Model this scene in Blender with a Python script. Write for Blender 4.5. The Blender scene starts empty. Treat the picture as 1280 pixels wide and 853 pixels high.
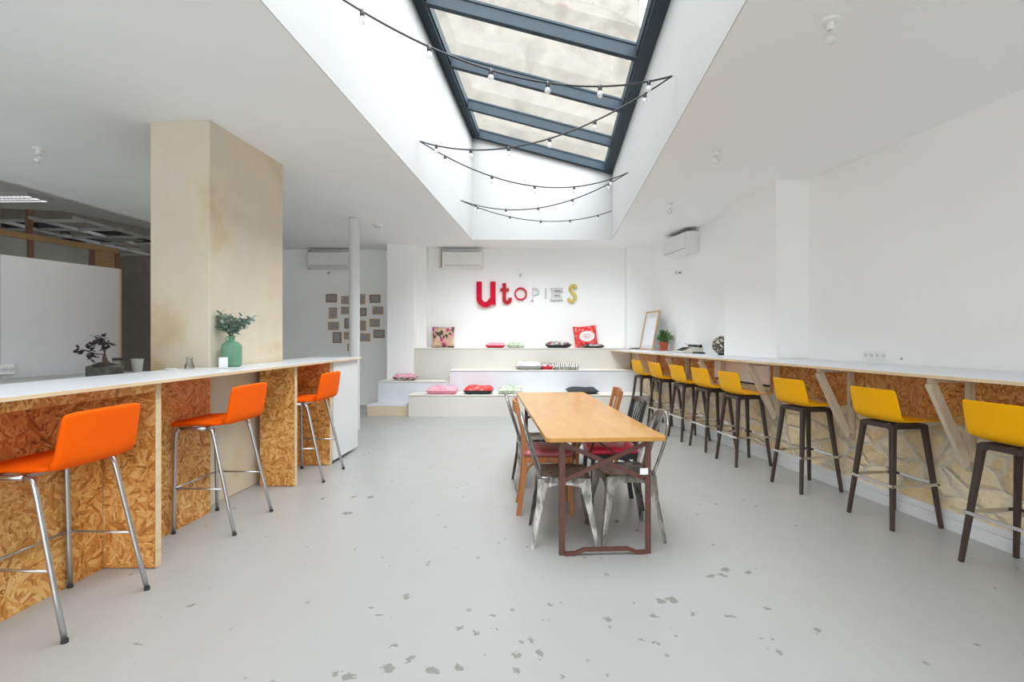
import bpy, bmesh, math, random
from mathutils import Vector, Matrix
random.seed(7)
S = bpy.context.scene
COL = S.collection
H = 1.38; F = 650.0; HZ = 421.0
R = math.radians

# ------------------------------------------------------------------ helpers
class MB:
    def __init__(s): s.v = []; s.f = []; s.m = []
    def add(s, vs, fs, mi=0):
        n = len(s.v); s.v += [tuple(v) for v in vs]
        s.f += [tuple(i + n for i in f) for f in fs]; s.m += [mi] * len(fs); return s
    def box(s, x0, x1, y0, y1, z0, z1, M=None, mi=0):
        vs = [Vector((x, y, z)) for z in (z0, z1) for x, y in ((x0, y0), (x1, y0), (x1, y1), (x0, y1))]
        if M is not None: vs = [M @ v for v in vs]
        return s.add(vs, [(3, 2, 1, 0), (4, 5, 6, 7), (0, 1, 5, 4), (1, 2, 6, 5), (2, 3, 7, 6), (3, 0, 4, 7)], mi)
    def prism(s, poly, z0, z1, mi=0, fn=None):
        n = len(poly)
        a = sum(poly[i][0] * poly[(i + 1) % n][1] - poly[(i + 1) % n][0] * poly[i][1] for i in range(n))
        if a < 0: poly = poly[::-1]
        if fn is None: fn = lambda p, z: (p[0], p[1], z)
        vs = [fn(p, z0) for p in poly] + [fn(p, z1) for p in poly]
        fs = [tuple(range(n - 1, -1, -1)), tuple(range(n, 2 * n))] + [(i, (i + 1) % n, (i + 1) % n + n, i + n) for i in range(n)]
        return s.add(vs, fs, mi)
    def hexa(s, b, t, mi=0):
        return s.add(list(b) + list(t), [(3, 2, 1, 0), (4, 5, 6, 7), (0, 1, 5, 4), (1, 2, 6, 5), (2, 3, 7, 6), (3, 0, 4, 7)], mi)
    def loft(s, rings, cap=True, closed=True, mi=0):
        n = len(rings[0]); vs = [p for r in rings for p in r]; fs = []
        for k in range(len(rings) - 1):
            for i in range(n if closed else n - 1):
                j = (i + 1) % n
                fs.append((k * n + i, k * n + j, (k + 1) * n + j, (k + 1) * n + i))
        if cap and closed:
            fs.append(tuple(range(n - 1, -1, -1))); fs.append(tuple((len(rings) - 1) * n + i for i in range(n)))
        return s.add(vs, fs, mi)
    def tube(s, pts, r, n=10, cap=True, mi=0, flat=None):
        pts = [Vector(p) for p in pts]
        rs = r if isinstance(r, (list, tuple)) else [r] * len(pts)
        rings = []; up = None
        for i, p in enumerate(pts):
            t = (pts[min(i + 1, len(pts) - 1)] - pts[max(i - 1, 0)]).normalized()
            if up is None:
                up = Vector((0, 0, 1)) if abs(t.z) < .9 else Vector((1, 0, 0))
            u = (up - t * up.dot(t)).normalized(); w = t.cross(u); up = u
            rings.append([p + (u * math.cos(a) + w * math.sin(a)) * rs[i] for a in [2 * math.pi * k / n for k in range(n)]])
        return s.loft(rings, cap, mi=mi)
    def bar(s, a, b, w, d, up=(0, 0, 1), w2=None, d2=None, mi=0):
        a = Vector(a); b = Vector(b); t = (b - a).normalized(); up = Vector(up)
        u = (up - t * up.dot(t)).normalized(); v = t.cross(u)
        w2 = w if w2 is None else w2; d2 = d if d2 is None else d2
        ra = [a + v * x * w / 2 + u * y * d / 2 for x, y in ((-1, -1), (1, -1), (1, 1), (-1, 1))]
        rb = [b + v * x * w2 / 2 + u * y * d2 / 2 for x, y in ((-1, -1), (1, -1), (1, 1), (-1, 1))]
        return s.loft([ra, rb], mi=mi)
    def lathe(s, prof, n=24, c=(0, 0, 0), mi=0, M=None):
        rings = []
        for r, z in prof:
            ring = [Vector((r * math.cos(2 * math.pi * k / n), r * math.sin(2 * math.pi * k / n), z)) for k in range(n)]
            if M is not None: ring = [M @ p for p in ring]
            rings.append([p + Vector(c) for p in ring])
        return s.loft(rings, mi=mi)
    def build(s, name, mats, parent=None, smooth=False, bevel=0, seg=2, subsurf=0, solid=0, auto=None):
        me = bpy.data.meshes.new(name)
        me.from_pydata(s.v, [], s.f)
        if not isinstance(mats, (list, tuple)): mats = [mats]
        for m in mats: me.materials.append(m)
        me.polygons.foreach_set('material_index', s.m)
        bm = bmesh.new(); bm.from_mesh(me); bmesh.ops.recalc_face_normals(bm, faces=bm.faces); bm.to_mesh(me); bm.free()
        if smooth: me.polygons.foreach_set('use_smooth', [True] * len(me.polygons))
        me.update()
        if smooth and auto: me.set_sharp_from_angle(angle=R(auto))
        o = bpy.data.objects.new(name, me); COL.objects.link(o)
        if parent is not None: o.parent = parent
        if solid:
            q = o.modifiers.new('Solid', 'SOLIDIFY'); q.thickness = solid; q.offset = 0
        if bevel:
            q = o.modifiers.new('Bevel', 'BEVEL'); q.width = bevel; q.segments = seg; q.limit_method = 'ANGLE'; q.angle_limit = R(40)
        if subsurf:
            q = o.modifiers.new('Sub', 'SUBSURF'); q.levels = subsurf; q.render_levels = subsurf
        return o

def tag(o, label=None, cat=None, group=None, kind=None):
    if label: o['label'] = label
    if cat: o['category'] = cat
    if group: o['group'] = group
    if kind: o['kind'] = kind
    return o
def thing(name, loc, label, cat, group=None, rz=0, rot=None):
    o = bpy.data.objects.new(name, None); COL.objects.link(o)
    o.empty_display_size = .05
    o.location = loc; o.rotation_euler = rot if rot else (0, 0, rz)
    return tag(o, label, cat, group)
def struct(name, mb, m, **k):
    p = k.get('parent')
    o = mb.build(name, m, **k)
    if p is None: o['kind'] = 'structure'
    return o
def copy_tree(o, parent=None):
    c = o.copy(); COL.objects.link(c); c.parent = parent
    for ch in list(o.children):
        copy_tree(ch, c)
    return c
def arc(cx, cy, r, a0, a1, n):
    return [(cx + r * math.cos(R(a0 + (a1 - a0) * i / n)), cy + r * math.sin(R(a0 + (a1 - a0) * i / n))) for i in range(n + 1)]
def spline(pts, n=8):
    pts = [Vector(p) for p in pts]; out = []
    P = [pts[0] * 2 - pts[1]] + pts + [pts[-1] * 2 - pts[-2]]
    for i in range(1, len(P) - 2):
        for k in range(n):
            t = k / n; a, b, c, d = P[i - 1], P[i], P[i + 1], P[i + 2]
            out.append(.5 * (2 * b + (c - a) * t + (2 * a - 5 * b + 4 * c - d) * t * t + (3 * b - a - 3 * c + d) * t ** 3))
    out.append(pts[-1]); return out

# ------------------------------------------------------------------ materials
class NT:
    def __init__(s, name):
        s.mat = bpy.data.materials.new(name); s.mat.use_nodes = True
        s.t = s.mat.node_tree; s.n = s.t.nodes; s.l = s.t.links
        s.b = s.n['Principled BSDF']; s.out = s.n['Material Output']
    def node(s, typ, **k):
        x = s.n.new(typ)
        for a, b in k.items(): setattr(x, a, b)
        return x
    def link(s, a, b): s.l.new(a, b)
    def coord(s, scale=(1, 1, 1), rot=(0, 0, 0), which='Object', loc=(0, 0, 0)):
        c = s.node('ShaderNodeTexCoord'); m = s.node('ShaderNodeMapping')
        m.inputs['Scale'].default_value = scale; m.inputs['Rotation'].default_value = rot; m.inputs['Location'].default_value = loc
        s.link(c.outputs[which], m.inputs['Vector']); return m.outputs['Vector']
    def noise(s, vec, scale=5, detail=4, rough=.5, dist=0):
        x = s.node('ShaderNodeTexNoise'); x.inputs['Scale'].default_value = scale; x.inputs['Detail'].default_value = detail
        x.inputs['Roughness'].default_value = rough; x.inputs['Distortion'].default_value = dist
        s.link(vec, x.inputs['Vector']); return x
    def vor(s, vec, scale=5, feature='F1', rnd=1):
        x = s.node('ShaderNodeTexVoronoi'); x.feature = feature; x.inputs['Scale'].default_value = scale
        x.inputs['Randomness'].default_value = rnd
        s.link(vec, x.inputs['Vector']); return x
    def ramp(s, fac, stops, interp='LINEAR'):
        x = s.node('ShaderNodeValToRGB'); x.color_ramp.interpolation = interp; e = x.color_ramp.elements
        while len(e) < len(stops): e.new(.5)
        for i, (p, c) in enumerate(stops):
            e[i].position = p; e[i].color = (*c, 1) if len(c) == 3 else c
        s.link(fac, x.inputs['Fac']); return x.outputs['Color']
    def mix(s, fac, a, b, typ='MIX'):
        x = s.node('ShaderNodeMix'); x.data_type = 'RGBA'; x.blend_type = typ
        for sock, v in ((x.inputs[0], fac), (x.inputs[6], a), (x.inputs[7], b)):
            if isinstance(v, (int, float)): sock.default_value = v
            elif isinstance(v, tuple): sock.default_value = (*v, 1) if len(v) == 3 else v
            else: s.link(v, sock)
        return x.outputs[2]
    def math(s, op, a, b=0.0, clamp=False):
        x = s.node('ShaderNodeMath'); x.operation = op; x.use_clamp = clamp
        for sock, v in ((x.inputs[0], a), (x.inputs[1], b)):
            if isinstance(v, (int, float)): sock.default_value = v
            else: s.link(v, sock)
        return x.outputs[0]
    def bump(s, h, strength=.2, dist=.01):
        x = s.node('ShaderNodeBump'); x.inputs['Strength'].default_value = strength; x.inputs['Distance'].default_value = dist
        s.link(h, x.inputs['Height']); s.link(x.outputs[0], s.b.inputs['Normal']); return x
    def base(s, v):
        if isinstance(v, tuple): s.b.inputs['Base Color'].default_value = (*v, 1)
        else: s.link(v, s.b.inputs['Base Color'])
    def set(s, **k):
        for a, v in k.items():
            sock = s.b.inputs[a.replace('_', ' ')]
            if isinstance(v, (int, float)): sock.default_value = v
            elif isinstance(v, tuple): sock.default_value = v
            else: s.link(v, sock)
def simple(name, c, rough=.5, metal=0, var=.06, vscale=6, bump=.0, bscale=60, coat=0, spec=.5):
    m = NT(name); v = m.coord()
    n = m.noise(v, vscale, 3)
    d = tuple(max(0, x * (1 - var)) for x in c); u = tuple(min(1, x * (1 + var)) for x in c)
    m.base(m.ramp(n.outputs['Fac'], [(.3, d), (.7, u)]))
    m.set(Roughness=rough, Metallic=metal)
    m.b.inputs['Specular IOR Level'].default_value = spec
    if coat: m.b.inputs['Coat Weight'].default_value = coat; m.b.inputs['Coat Roughness'].default_value = .15
    if bump: m.bump(m.noise(v, bscale, 3).outputs['Fac'], bump, .005)
    return m.mat

M = {}
M['wall'] = simple('white_wall_paint', (.905, .912, .908), .75, var=.012, vscale=1.2, bump=.05, bscale=90)
M['ceil'] = simple('white_ceiling_paint', (.885, .893, .89), .8, var=.01, vscale=.8)
M['well'] = simple('greyed_white_paint', (.41, .412, .405), .7, var=.01, vscale=1)  # white well paint, greyed in colour to offset the strong skylight
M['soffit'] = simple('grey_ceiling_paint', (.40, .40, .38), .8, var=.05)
M['white'] = simple('white_lacquer', (.66, .67, .67), .35, var=.01)
M['benchw'] = simple('white_bench_board', (.66, .68, .715), .5, var=.02, vscale=2)
M['benchb'] = simple('beige_bench_board', (.62, .60, .545), .55, var=.03, vscale=2)
M['benchtop'] = simple('cream_bench_top', (.76, .74, .68), .5, var=.02)
M['edge_grey'] = simple('grey_edge_strip', (.33, .31, .27), .6)
M['plaster_d'] = simple('shade_brown_plaster', (.26, .23, .20), .8, var=.08)  # brown plaster with the unlit tone of the back area put into its colour
M['steel_b'] = simple('slate_blue_steel', (.026, .039, .050), .55, var=.08, spec=.18)
M['chrome'] = simple('satin_steel_tube', (.50, .51, .52), .28, metal=.9, var=.05)
M['chrome2'] = simple('polished_chrome', (.75, .74, .72), .15, metal=1, var=.03)
M['orange'] = simple('orange_upholstery', (.90, .118, .0), .7, var=.02, vscale=3, bump=.04, bscale=400, spec=.12)
M['yellow'] = simple('yellow_plastic', (.86, .42, .0), .45, var=.02, spec=.15)
M['rust'] = simple('brown_painted_iron', (.10, .036, .026), .5, var=.15, vscale=20)
M['black'] = simple('black_plastic', (.015, .015, .016), .4)
M['blackw'] = simple('black_painted_wood', (.02, .021, .023), .3, var=.2)
M['gasket'] = simple('dark_rubber', (.03, .03, .03), .7)
M['red'] = simple('red_lacquer', (.60, .005, .03), .6, var=.1, spec=.15)
M['red2'] = simple('brick_red_lacquer', (.50, .025, .035), .6, var=.15, spec=.15)
M['gold'] = simple('pale_gold_paint', (.62, .50, .13), .5, var=.15, spec=.2)
M['greyline'] = simple('grey_outline_paint', (.42, .41, .40), .6)
M['acw'] = simple('appliance_white', (.80, .80, .78), .4, var=.01)
M['acg'] = simple('appliance_cream', (.62, .60, .53), .45, var=.02)
M['vent'] = simple('dark_vent_grey', (.15, .15, .15), .5)
M['lam'] = simple('cool_white_laminate', (.74, .76, .79), .3, var=.01)
M['socket'] = simple('socket_white', (.85, .85, .84), .35, var=.01)
M['terra'] = simple('terracotta', (.42, .085, .04), .7, var=.12)
M['soil'] = simple('dark_soil', (.03, .02, .015), .95, var=.4)
M['leaf'] = simple('green_leaves', (.10, .24, .055), .5, var=.5, vscale=30)
M['euca'] = simple('grey_green_leaves', (.24, .34, .26), .6, var=.4, vscale=30)
M['dleaf'] = simple('dark_leaves', (.022, .018, .02), .5, var=.4, vscale=30)
M['bark'] = simple('brown_bark', (.06, .035, .025), .8, var=.3)
M['stonepot'] = simple('dark_stone_pot', (.06, .06, .05), .6, var=.5, vscale=25)
M['twcream'] = simple('cream_enamel', (.62, .60, .52), .35)
M['paper'] = simple('white_paper', (.80, .81, .84), .7, var=.01)
M['greyprint'] = simple('grey_drawing_paper', (.36, .35, .35), .7, var=.3, vscale=40)
M['pinkseat'] = simple('dusty_red_vinyl', (.33, .075, .085), .35, var=.1)
M['pinkseat2'] = simple('crimson_vinyl', (.62, .02, .06), .35, var=.2)
M['grid'] = simple('dull_metal_runner', (.36, .36, .35), .5)
M['void'] = simple('dark_plenum', (.02, .019, .017), .9, var=.4, vscale=2)
M['pglass'] = simple('frosted_grey_pane', (.27, .27, .235), .25, var=.15, vscale=2)
M['hookm'] = simple('zinc_hook', (.5, .5, .5), .4, metal=.8)
M['board'] = simple('white_partition_board', (.72, .725, .75), .45, var=.03, vscale=1)
M['bwork'] = simple('grey_laminate', (.42, .43, .42), .45)

def wood(name, dark, light, rough=.45, scale=1, axis=1, coat=0, gs=14):
    m = NT(name); sc = [gs * scale] * 3; sc[axis] = 1.1 * scale
    v = m.coord(tuple(sc)); n = m.noise(v, 2.2, 6, .6, .6)
    v2 = m.coord((1.5, 1.5, 1.5)); n2 = m.noise(v2, 1.2, 2)
    f = m.math('ADD', m.math('MULTIPLY', n.outputs['Fac'], .75), m.math('MULTIPLY', n2.outputs['Fac'], .25))
    m.base(m.ramp(f, [(.32, dark), (.66, light)]))
    m.set(Roughness=rough)
    if coat: m.set(Coat_Weight=coat, Coat_Roughness=.12)
    m.bump(n.outputs['Fac'], .06, .004); return m.mat
M['table'] = wood('honey_varnished_wood', (.42, .20, .034), (.55, .285, .06), .35, .5, 1, coat=.3, gs=7)
M['chairw'] = wood('orange_brown_wood', (.28, .085, .014), (.44, .16, .03), .4, 1, 2, coat=.2)
M['dwood'] = wood('dark_wenge_wood', (.025, .016, .012), (.065, .042, .033), .5, 1.6, 2)
M['pine'] = wood('pale_pine', (.60, .44, .26), (.74, .58, .38), .55, 1, 1)
M['pinex'] = wood('pale_pine_crossways', (.58, .45, .30), (.70, .58, .42), .55, 1, 0)
M['greywood'] = wood('greyed_timber', (.50, .42, .31), (.66, .57, .44), .6, 1, 2)
M['frame'] = wood('light_oak_frame', (.46, .30, .16), (.60, .42, .25), .5, 1, 2)
M['framed'] = wood('walnut_frame', (.22, .13, .07), (.34, .22, .13), .5, 1, 2)
M['brwood'] = wood('reddish_timber', (.13, .06, .035), (.20, .10, .06), .5, 1, 2)
M['panelw'] = wood('tan_timber_panel', (.30, .17, .07), (.38, .23, .10), .5, 1, 2)

def osb(name, axis, tone=1.0):
    m = NT(name); c = m.coord()
    perm = m.node('ShaderNodeSeparateXYZ'); m.link(c, perm.inputs[0])
    comb = m.node('ShaderNodeCombineXYZ')
    a, b = (perm.outputs['Y'], perm.outputs['Z']) if axis == 0 else (perm.outputs['X'], perm.outputs['Z'])
    m.link(a, comb.inputs[0]); m.link(b, comb.inputs[1])
    def layer(seed, cs, fs, stretch):
        mp = m.node('ShaderNodeMapping'); mp.inputs['Location'].default_value = (seed, seed * .7, 0); m.link(comb.outputs[0], mp.inputs[0])
        wob = m.noise(mp.outputs[0], 9, 2)
        dv = m.node('ShaderNodeVectorMath', operation='SCALE'); m.link(wob.outputs['Color'], dv.inputs[0]); dv.inputs['Scale'].default_value = .09
        ad = m.node('ShaderNodeVectorMath', operation='ADD'); m.link(mp.outputs[0], ad.inputs[0]); m.link(dv.outputs[0], ad.inputs[1])
        co = m.vor(ad.outputs[0], cs); sep = m.node('ShaderNodeSeparateColor'); m.link(co.outputs['Color'], sep.inputs[0])
        rot = m.node('ShaderNodeVectorRotate', rotation_type='Z_AXIS'); m.link(mp.outputs[0], rot.inputs['Vector'])
        m.link(m.math('MULTIPLY', sep.outputs[0], 3.14), rot.inputs['Angle'])
        sc = m.node('ShaderNodeVectorMath', operation='MULTIPLY'); m.link(rot.outputs[0], sc.inputs[0]); sc.inputs[1].default_value = (1, stretch, 1)
        fi = m.vor(sc.outputs[0], fs); s2 = m.node('ShaderNodeSeparateColor'); m.link(fi.outputs['Color'], s2.inputs[0])
        gr = m.node('ShaderNodeVectorMath', operation='MULTIPLY'); m.link(rot.outputs[0], gr.inputs[0]); gr.inputs[1].default_value = (6, 70, 1)
        g = m.noise(gr.outputs[0], 1.5, 3)
        return s2.outputs[0], s2.outputs[1], g.outputs['Fac'], fi.outputs['Distance']
    a1, a2, g1, d1 = layer(0, 13, 7, 7)
    b1, b2, g2, d2 = layer(5.3, 21, 11, 6)
    pick = m.math('GREATER_THAN', a2, .5)
    mixv = m.node('ShaderNodeMix'); m.link(pick, mixv.inputs[0]); m.link(a1, mixv.inputs[2]); m.link(b1, mixv.inputs[3])
    mixg = m.node('ShaderNodeMix'); m.link(pick, mixg.inputs[0]); m.link(g1, mixg.inputs[2]); m.link(g2, mixg.inputs[3])
    f = m.math('ADD', m.math('MULTIPLY', mixv.outputs[0], .50), m.math('MULTIPLY', mixg.outputs[0], .50))
    t = tone
    lowf = m.noise(c, 2.4, 3)
    f = m.math('ADD', m.math('MULTIPLY', f, .70), m.math('MULTIPLY', lowf.outputs['Fac'], .30))
    f = m.math('ADD', m.math('MULTIPLY', m.math('SUBTRACT', f, .5), 1.45), .55)
    col = m.ramp(f, [(.20, (.24 * t, .072 * t, .010 * t)), (.38, (.53 * t, .205 * t, .037 * t)), (.60, (.74 * t, .35 * t, .085 * t)), (.85, (.88 * t, .56 * t, .22 * t))])
    m.base(col); m.set(Roughness=.55); m.bump(f, .25, .003)
    return m.mat
M['osbx'] = osb('strand_board_long', 0, .90); M['osby'] = osb('strand_board_cross', 1, .90)
M['osbr'] = osb('strand_board_wall_strip', 0, .80)

def concrete(name, a, b, c, sc=1.2, rough=.8):
    m = NT(name); v = m.coord()
    n = m.noise(v, sc, 5, .6, .3); n2 = m.noise(v, sc * 4, 6, .65); n3 = m.noise(v, sc * .6, 2)
    col = m.ramp(n.outputs['Fac'], [(.36, a), (.5, b), (.62, c)])
    col = m.mix(m.math('MULTIPLY', n2.outputs['Fac'], .32), col, (.36, .32, .25))
    m.base(col); m.set(Roughness=rough); m.bump(m.noise(v, 25, 6, .7).outputs['Fac'], .25, .004)
    return m.mat
M['conc'] = concrete('bare_beige_concrete', (.70, .64, .53), (.74, .65, .49), (.64, .49, .27), 1.0)
M['outer'] = concrete('weathered_outdoor_render', (.082, .077, .065), (.108, .102, .087), (.056, .052, .043), .9)

def stone():
    m = NT('rubble_masonry'); c = m.coord((1, .95, 1.75))
    w = m.noise(c, 3, 3); dv = m.node('ShaderNodeVectorMath', operation='SCALE'); m.link(w.outputs['Color'], dv.inputs[0]); dv.inputs['Scale'].default_value = .22
    ad = m.node('ShaderNodeVectorMath', operation='ADD'); m.link(c, ad.inputs[0]); m.link(dv.outputs[0], ad.inputs[1])
    e = m.vor(ad.outputs[0], 3.4, 'DISTANCE_TO_EDGE', .85); cell = m.vor(ad.outputs[0], 3.4, 'F1', .85)
    sep = m.node('ShaderNodeSeparateColor'); m.link(cell.outputs['Color'], sep.inputs[0])
    n = m.noise(m.coord(), 9, 8, .7); n2 = m.noise(m.coord(), 30, 6, .7)
    sc = m.ramp(sep.outputs[0], [(0, (.74, .56, .31)), (.35, (.86, .72, .47)), (.7, (.88, .78, .57)), (1, (.80, .63, .38))])
    sc = m.mix(m.ramp(n.outputs['Fac'], [(.42, (0, 0, 0)), (.75, (.55, .55, .55))]), sc, (.42, .26, .11))
    sc = m.mix(m.ramp(n2.outputs['Fac'], [(.58, (0, 0, 0)), (.7, (.8, .8, .8))]), sc, (.30, .22, .14))
    mort = m.mix(n2.outputs['Fac'], (.56, .48, .36), (.80, .73, .60))
    f = m.ramp(m.math('ADD', e.outputs['Distance'], m.math('MULTIPLY', m.math('SUBTRACT', n.outputs['Fac'], .5), .10)), [(.02, (1, 1, 1)), (.11, (0, 0, 0))])
    m.base(m.mix(f, sc, mort)); m.set(Roughness=.9)
    h = m.math('ADD', m.math('MULTIPLY', m.math('MINIMUM', e.outputs['Distance'], .14), 5), m.math('MULTIPLY', n2.outputs['Fac'], .35))
    m.bump(h, .9, .03); return m.mat
M['stone'] = stone()

def glassy(name, col=(1, 1, 1), refl=.08, rough=.02, tint=.97, kf=.7):
    m = NT(name); m.n.remove(m.b)
    t = m.node('ShaderNodeBsdfTransparent'); t.inputs[0].default_value = (col[0] * tint, col[1] * tint, col[2] * tint, 1)
    g = m.node('ShaderNodeBsdfGlossy'); g.inputs['Roughness'].default_value = rough
    fr = m.node('ShaderNodeLayerWeight'); fr.inputs['Blend'].default_value = .25
    k = m.math('ADD', m.math('MULTIPLY', fr.outputs['Fresnel'], kf), refl * .3, True)
    mx = m.node('ShaderNodeMixShader'); m.link(k, mx.inputs[0]); m.link(t.outputs[0], mx.inputs[1]); m.link(g.outputs[0], mx.inputs[2])
    m.link(mx.outputs[0], m.out.inputs[0]); return m.mat
M['glass'] = glassy('clear_roof_glass', kf=.2, refl=.03)
def bulbmat():
    m = NT('milky_bulb_glass'); m.n.remove(m.b)
    t = m.node('ShaderNodeBsdfTransparent'); d = m.node('ShaderNodeBsdfDiffuse'); d.inputs[0].default_value = (.85, .86, .86, 1)
    g = m.node('ShaderNodeBsdfGlossy'); g.inputs['Roughness'].default_value = .08
    a = m.node('ShaderNodeMixShader'); a.inputs[0].default_value = .38; m.link(t.outputs[0], a.inputs[1]); m.link(d.outputs[0], a.inputs[2])
    b = m.node('ShaderNodeMixShader'); b.inputs[0].default_value = .12; m.link(a.outputs[0], b.inputs[1]); m.link(g.outputs[0], b.inputs[2])
    m.link(b.outputs[0], m.out.inputs[0]); return m.mat
M['bulb'] = bulbmat()
M['cglass'] = glassy('clear_drinking_glass', (.9, .9, .88), .2, .03)
def greenglass():
    m = NT('green_bottle_glass'); m.base((.33, .66, .44)); m.set(Roughness=.06, Transmission_Weight=.6, IOR=1.25); return m.mat
M['gglass'] = greenglass()

def metal_raw():
    m = NT('raw_galvanised_steel'); v = m.coord((3, 3, 1)); n = m.noise(v, 5, 5, .6, 1)
    m.base(m.ramp(n.outputs['Fac'], [(.38, (.15, .14, .125)), (.62, (.46, .44, .41))])); m.set(Metallic=.92)
    m.set(Roughness=m.math('ADD', m.math('MULTIPLY', n.outputs['Fac'], .25), .2)); return m.mat
M['tolix'] = metal_raw()

def pattern(name, base, spots, scale=14, rough=.8, thr=.45):
    m = NT(name); v = m.coord(); w = m.vor(v, scale); s = m.node('ShaderNodeSeparateColor'); m.link(w.outputs['Color'], s.inputs[0])
    n = m.noise(v, scale * 1.3, 3, .6, 1.5)
    stops = [(i / len(spots), c) for i, c in enumerate(spots)]
    c1 = m.ramp(s.outputs[0], stops, 'CONSTANT')
    f = m.ramp(n.outputs['Fac'], [(thr, (0, 0, 0)), (thr + .03, (1, 1, 1))])
    m.base(m.mix(f, base, c1)); m.set(Roughness=rough); return m.mat
M['c_floral'] = pattern('beige_rose_print', (.62, .50, .34), [(.60, .33, .25), (.10, .06, .05), (.62, .48, .33), (.45, .06, .22), (.56, .40, .28)], 17, thr=.30)
M['c_pinkfl'] = pattern('pink_print', (.72, .32, .40), [(.80, .50, .55), (.72, .25, .34), (.70, .42, .48)], 30)
M['c_redfl'] = pattern('red_print', (.66, .02, .03), [(.8, .10, .10), (.5, .01, .02), (.75, .05, .04), (.85, .30, .25)], 22)
M['c_dark'] = pattern('black_white_print', (.03, .03, .035), [(.6, .58, .55), (.03, .03, .03), (.4, .05, .07), (.5, .48, .45)], 24)
M['c_green'] = pattern('green_white_print', (.55, .58, .50), [(.25, .38, .22), (.66, .66, .60), (.40, .50, .34)], 26)
M['c_grey'] = pattern('grey_white_print', (.72, .71, .71), [(.80, .80, .80), (.50, .49, .50)], 9)
M['c_red'] = simple('plain_red_cloth', (.55, .02, .05), .8)
M['c_pink'] = simple('plain_pink_cloth', (.75, .30, .38), .8)
M['c_white'] = simple('plain_white_cloth', (.80, .78, .76), .8)
M['c_greyd'] = simple('plain_grey_cloth', (.34, .33, .34), .8)
M['c_black'] = simple('plain_black_cloth', (.03, .032, .036), .75)
def zebra():
    m = NT('zebra_stripe_cloth'); v = m.coord((1, 1, 1)); w = m.node('ShaderNodeTexWave'); w.inputs['Scale'].default_value = 9
    w.inputs['Distortion'].default_value = 5; w.inputs['Detail'].default_value = 2; m.link(v, w.inputs[0])
    m.base(m.ramp(w.outputs['Fac'], [(.47, (.03, .03, .03)), (.53, (.82, .80, .76))])); m.set(Roughness=.8); return m.mat
M['c_zebra'] = zebra()
def ball_mat():
    m = NT('black_cream_doodle'); v = m.coord(); w = m.vor(v, 17, 'DISTANCE_TO_EDGE')
    w2 = m.noise(v, 26, 2, .5, 3)
    a = m.ramp(w.outputs['Distance'], [(.10, (0, 0, 0)), (.13, (1, 1, 1))])
    b = m.ramp(w2.outputs['Fac'], [(.47, (0, 0, 0)), (.49, (1, 1, 1))])
    m.base(m.mix(m.math('MULTIPLY', a, b), (.02, .018, .015), (.70, .66, .54))); m.set(Roughness=.35); return m.mat
M['doodle'] = ball_mat()
def emis(name, c, s):
    m = NT(name); m.base(c); m.set(Emission_Color=(*c, 1), Emission_Strength=s); return m.mat
M['tubelight'] = emis('lit_tube', (.95, .95, 1), .5)

def G(px, py, h=0.0):
    Y = F * (H - h) / (py - HZ); return Vector(((px - 640) / F * Y, Y, h))

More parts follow.
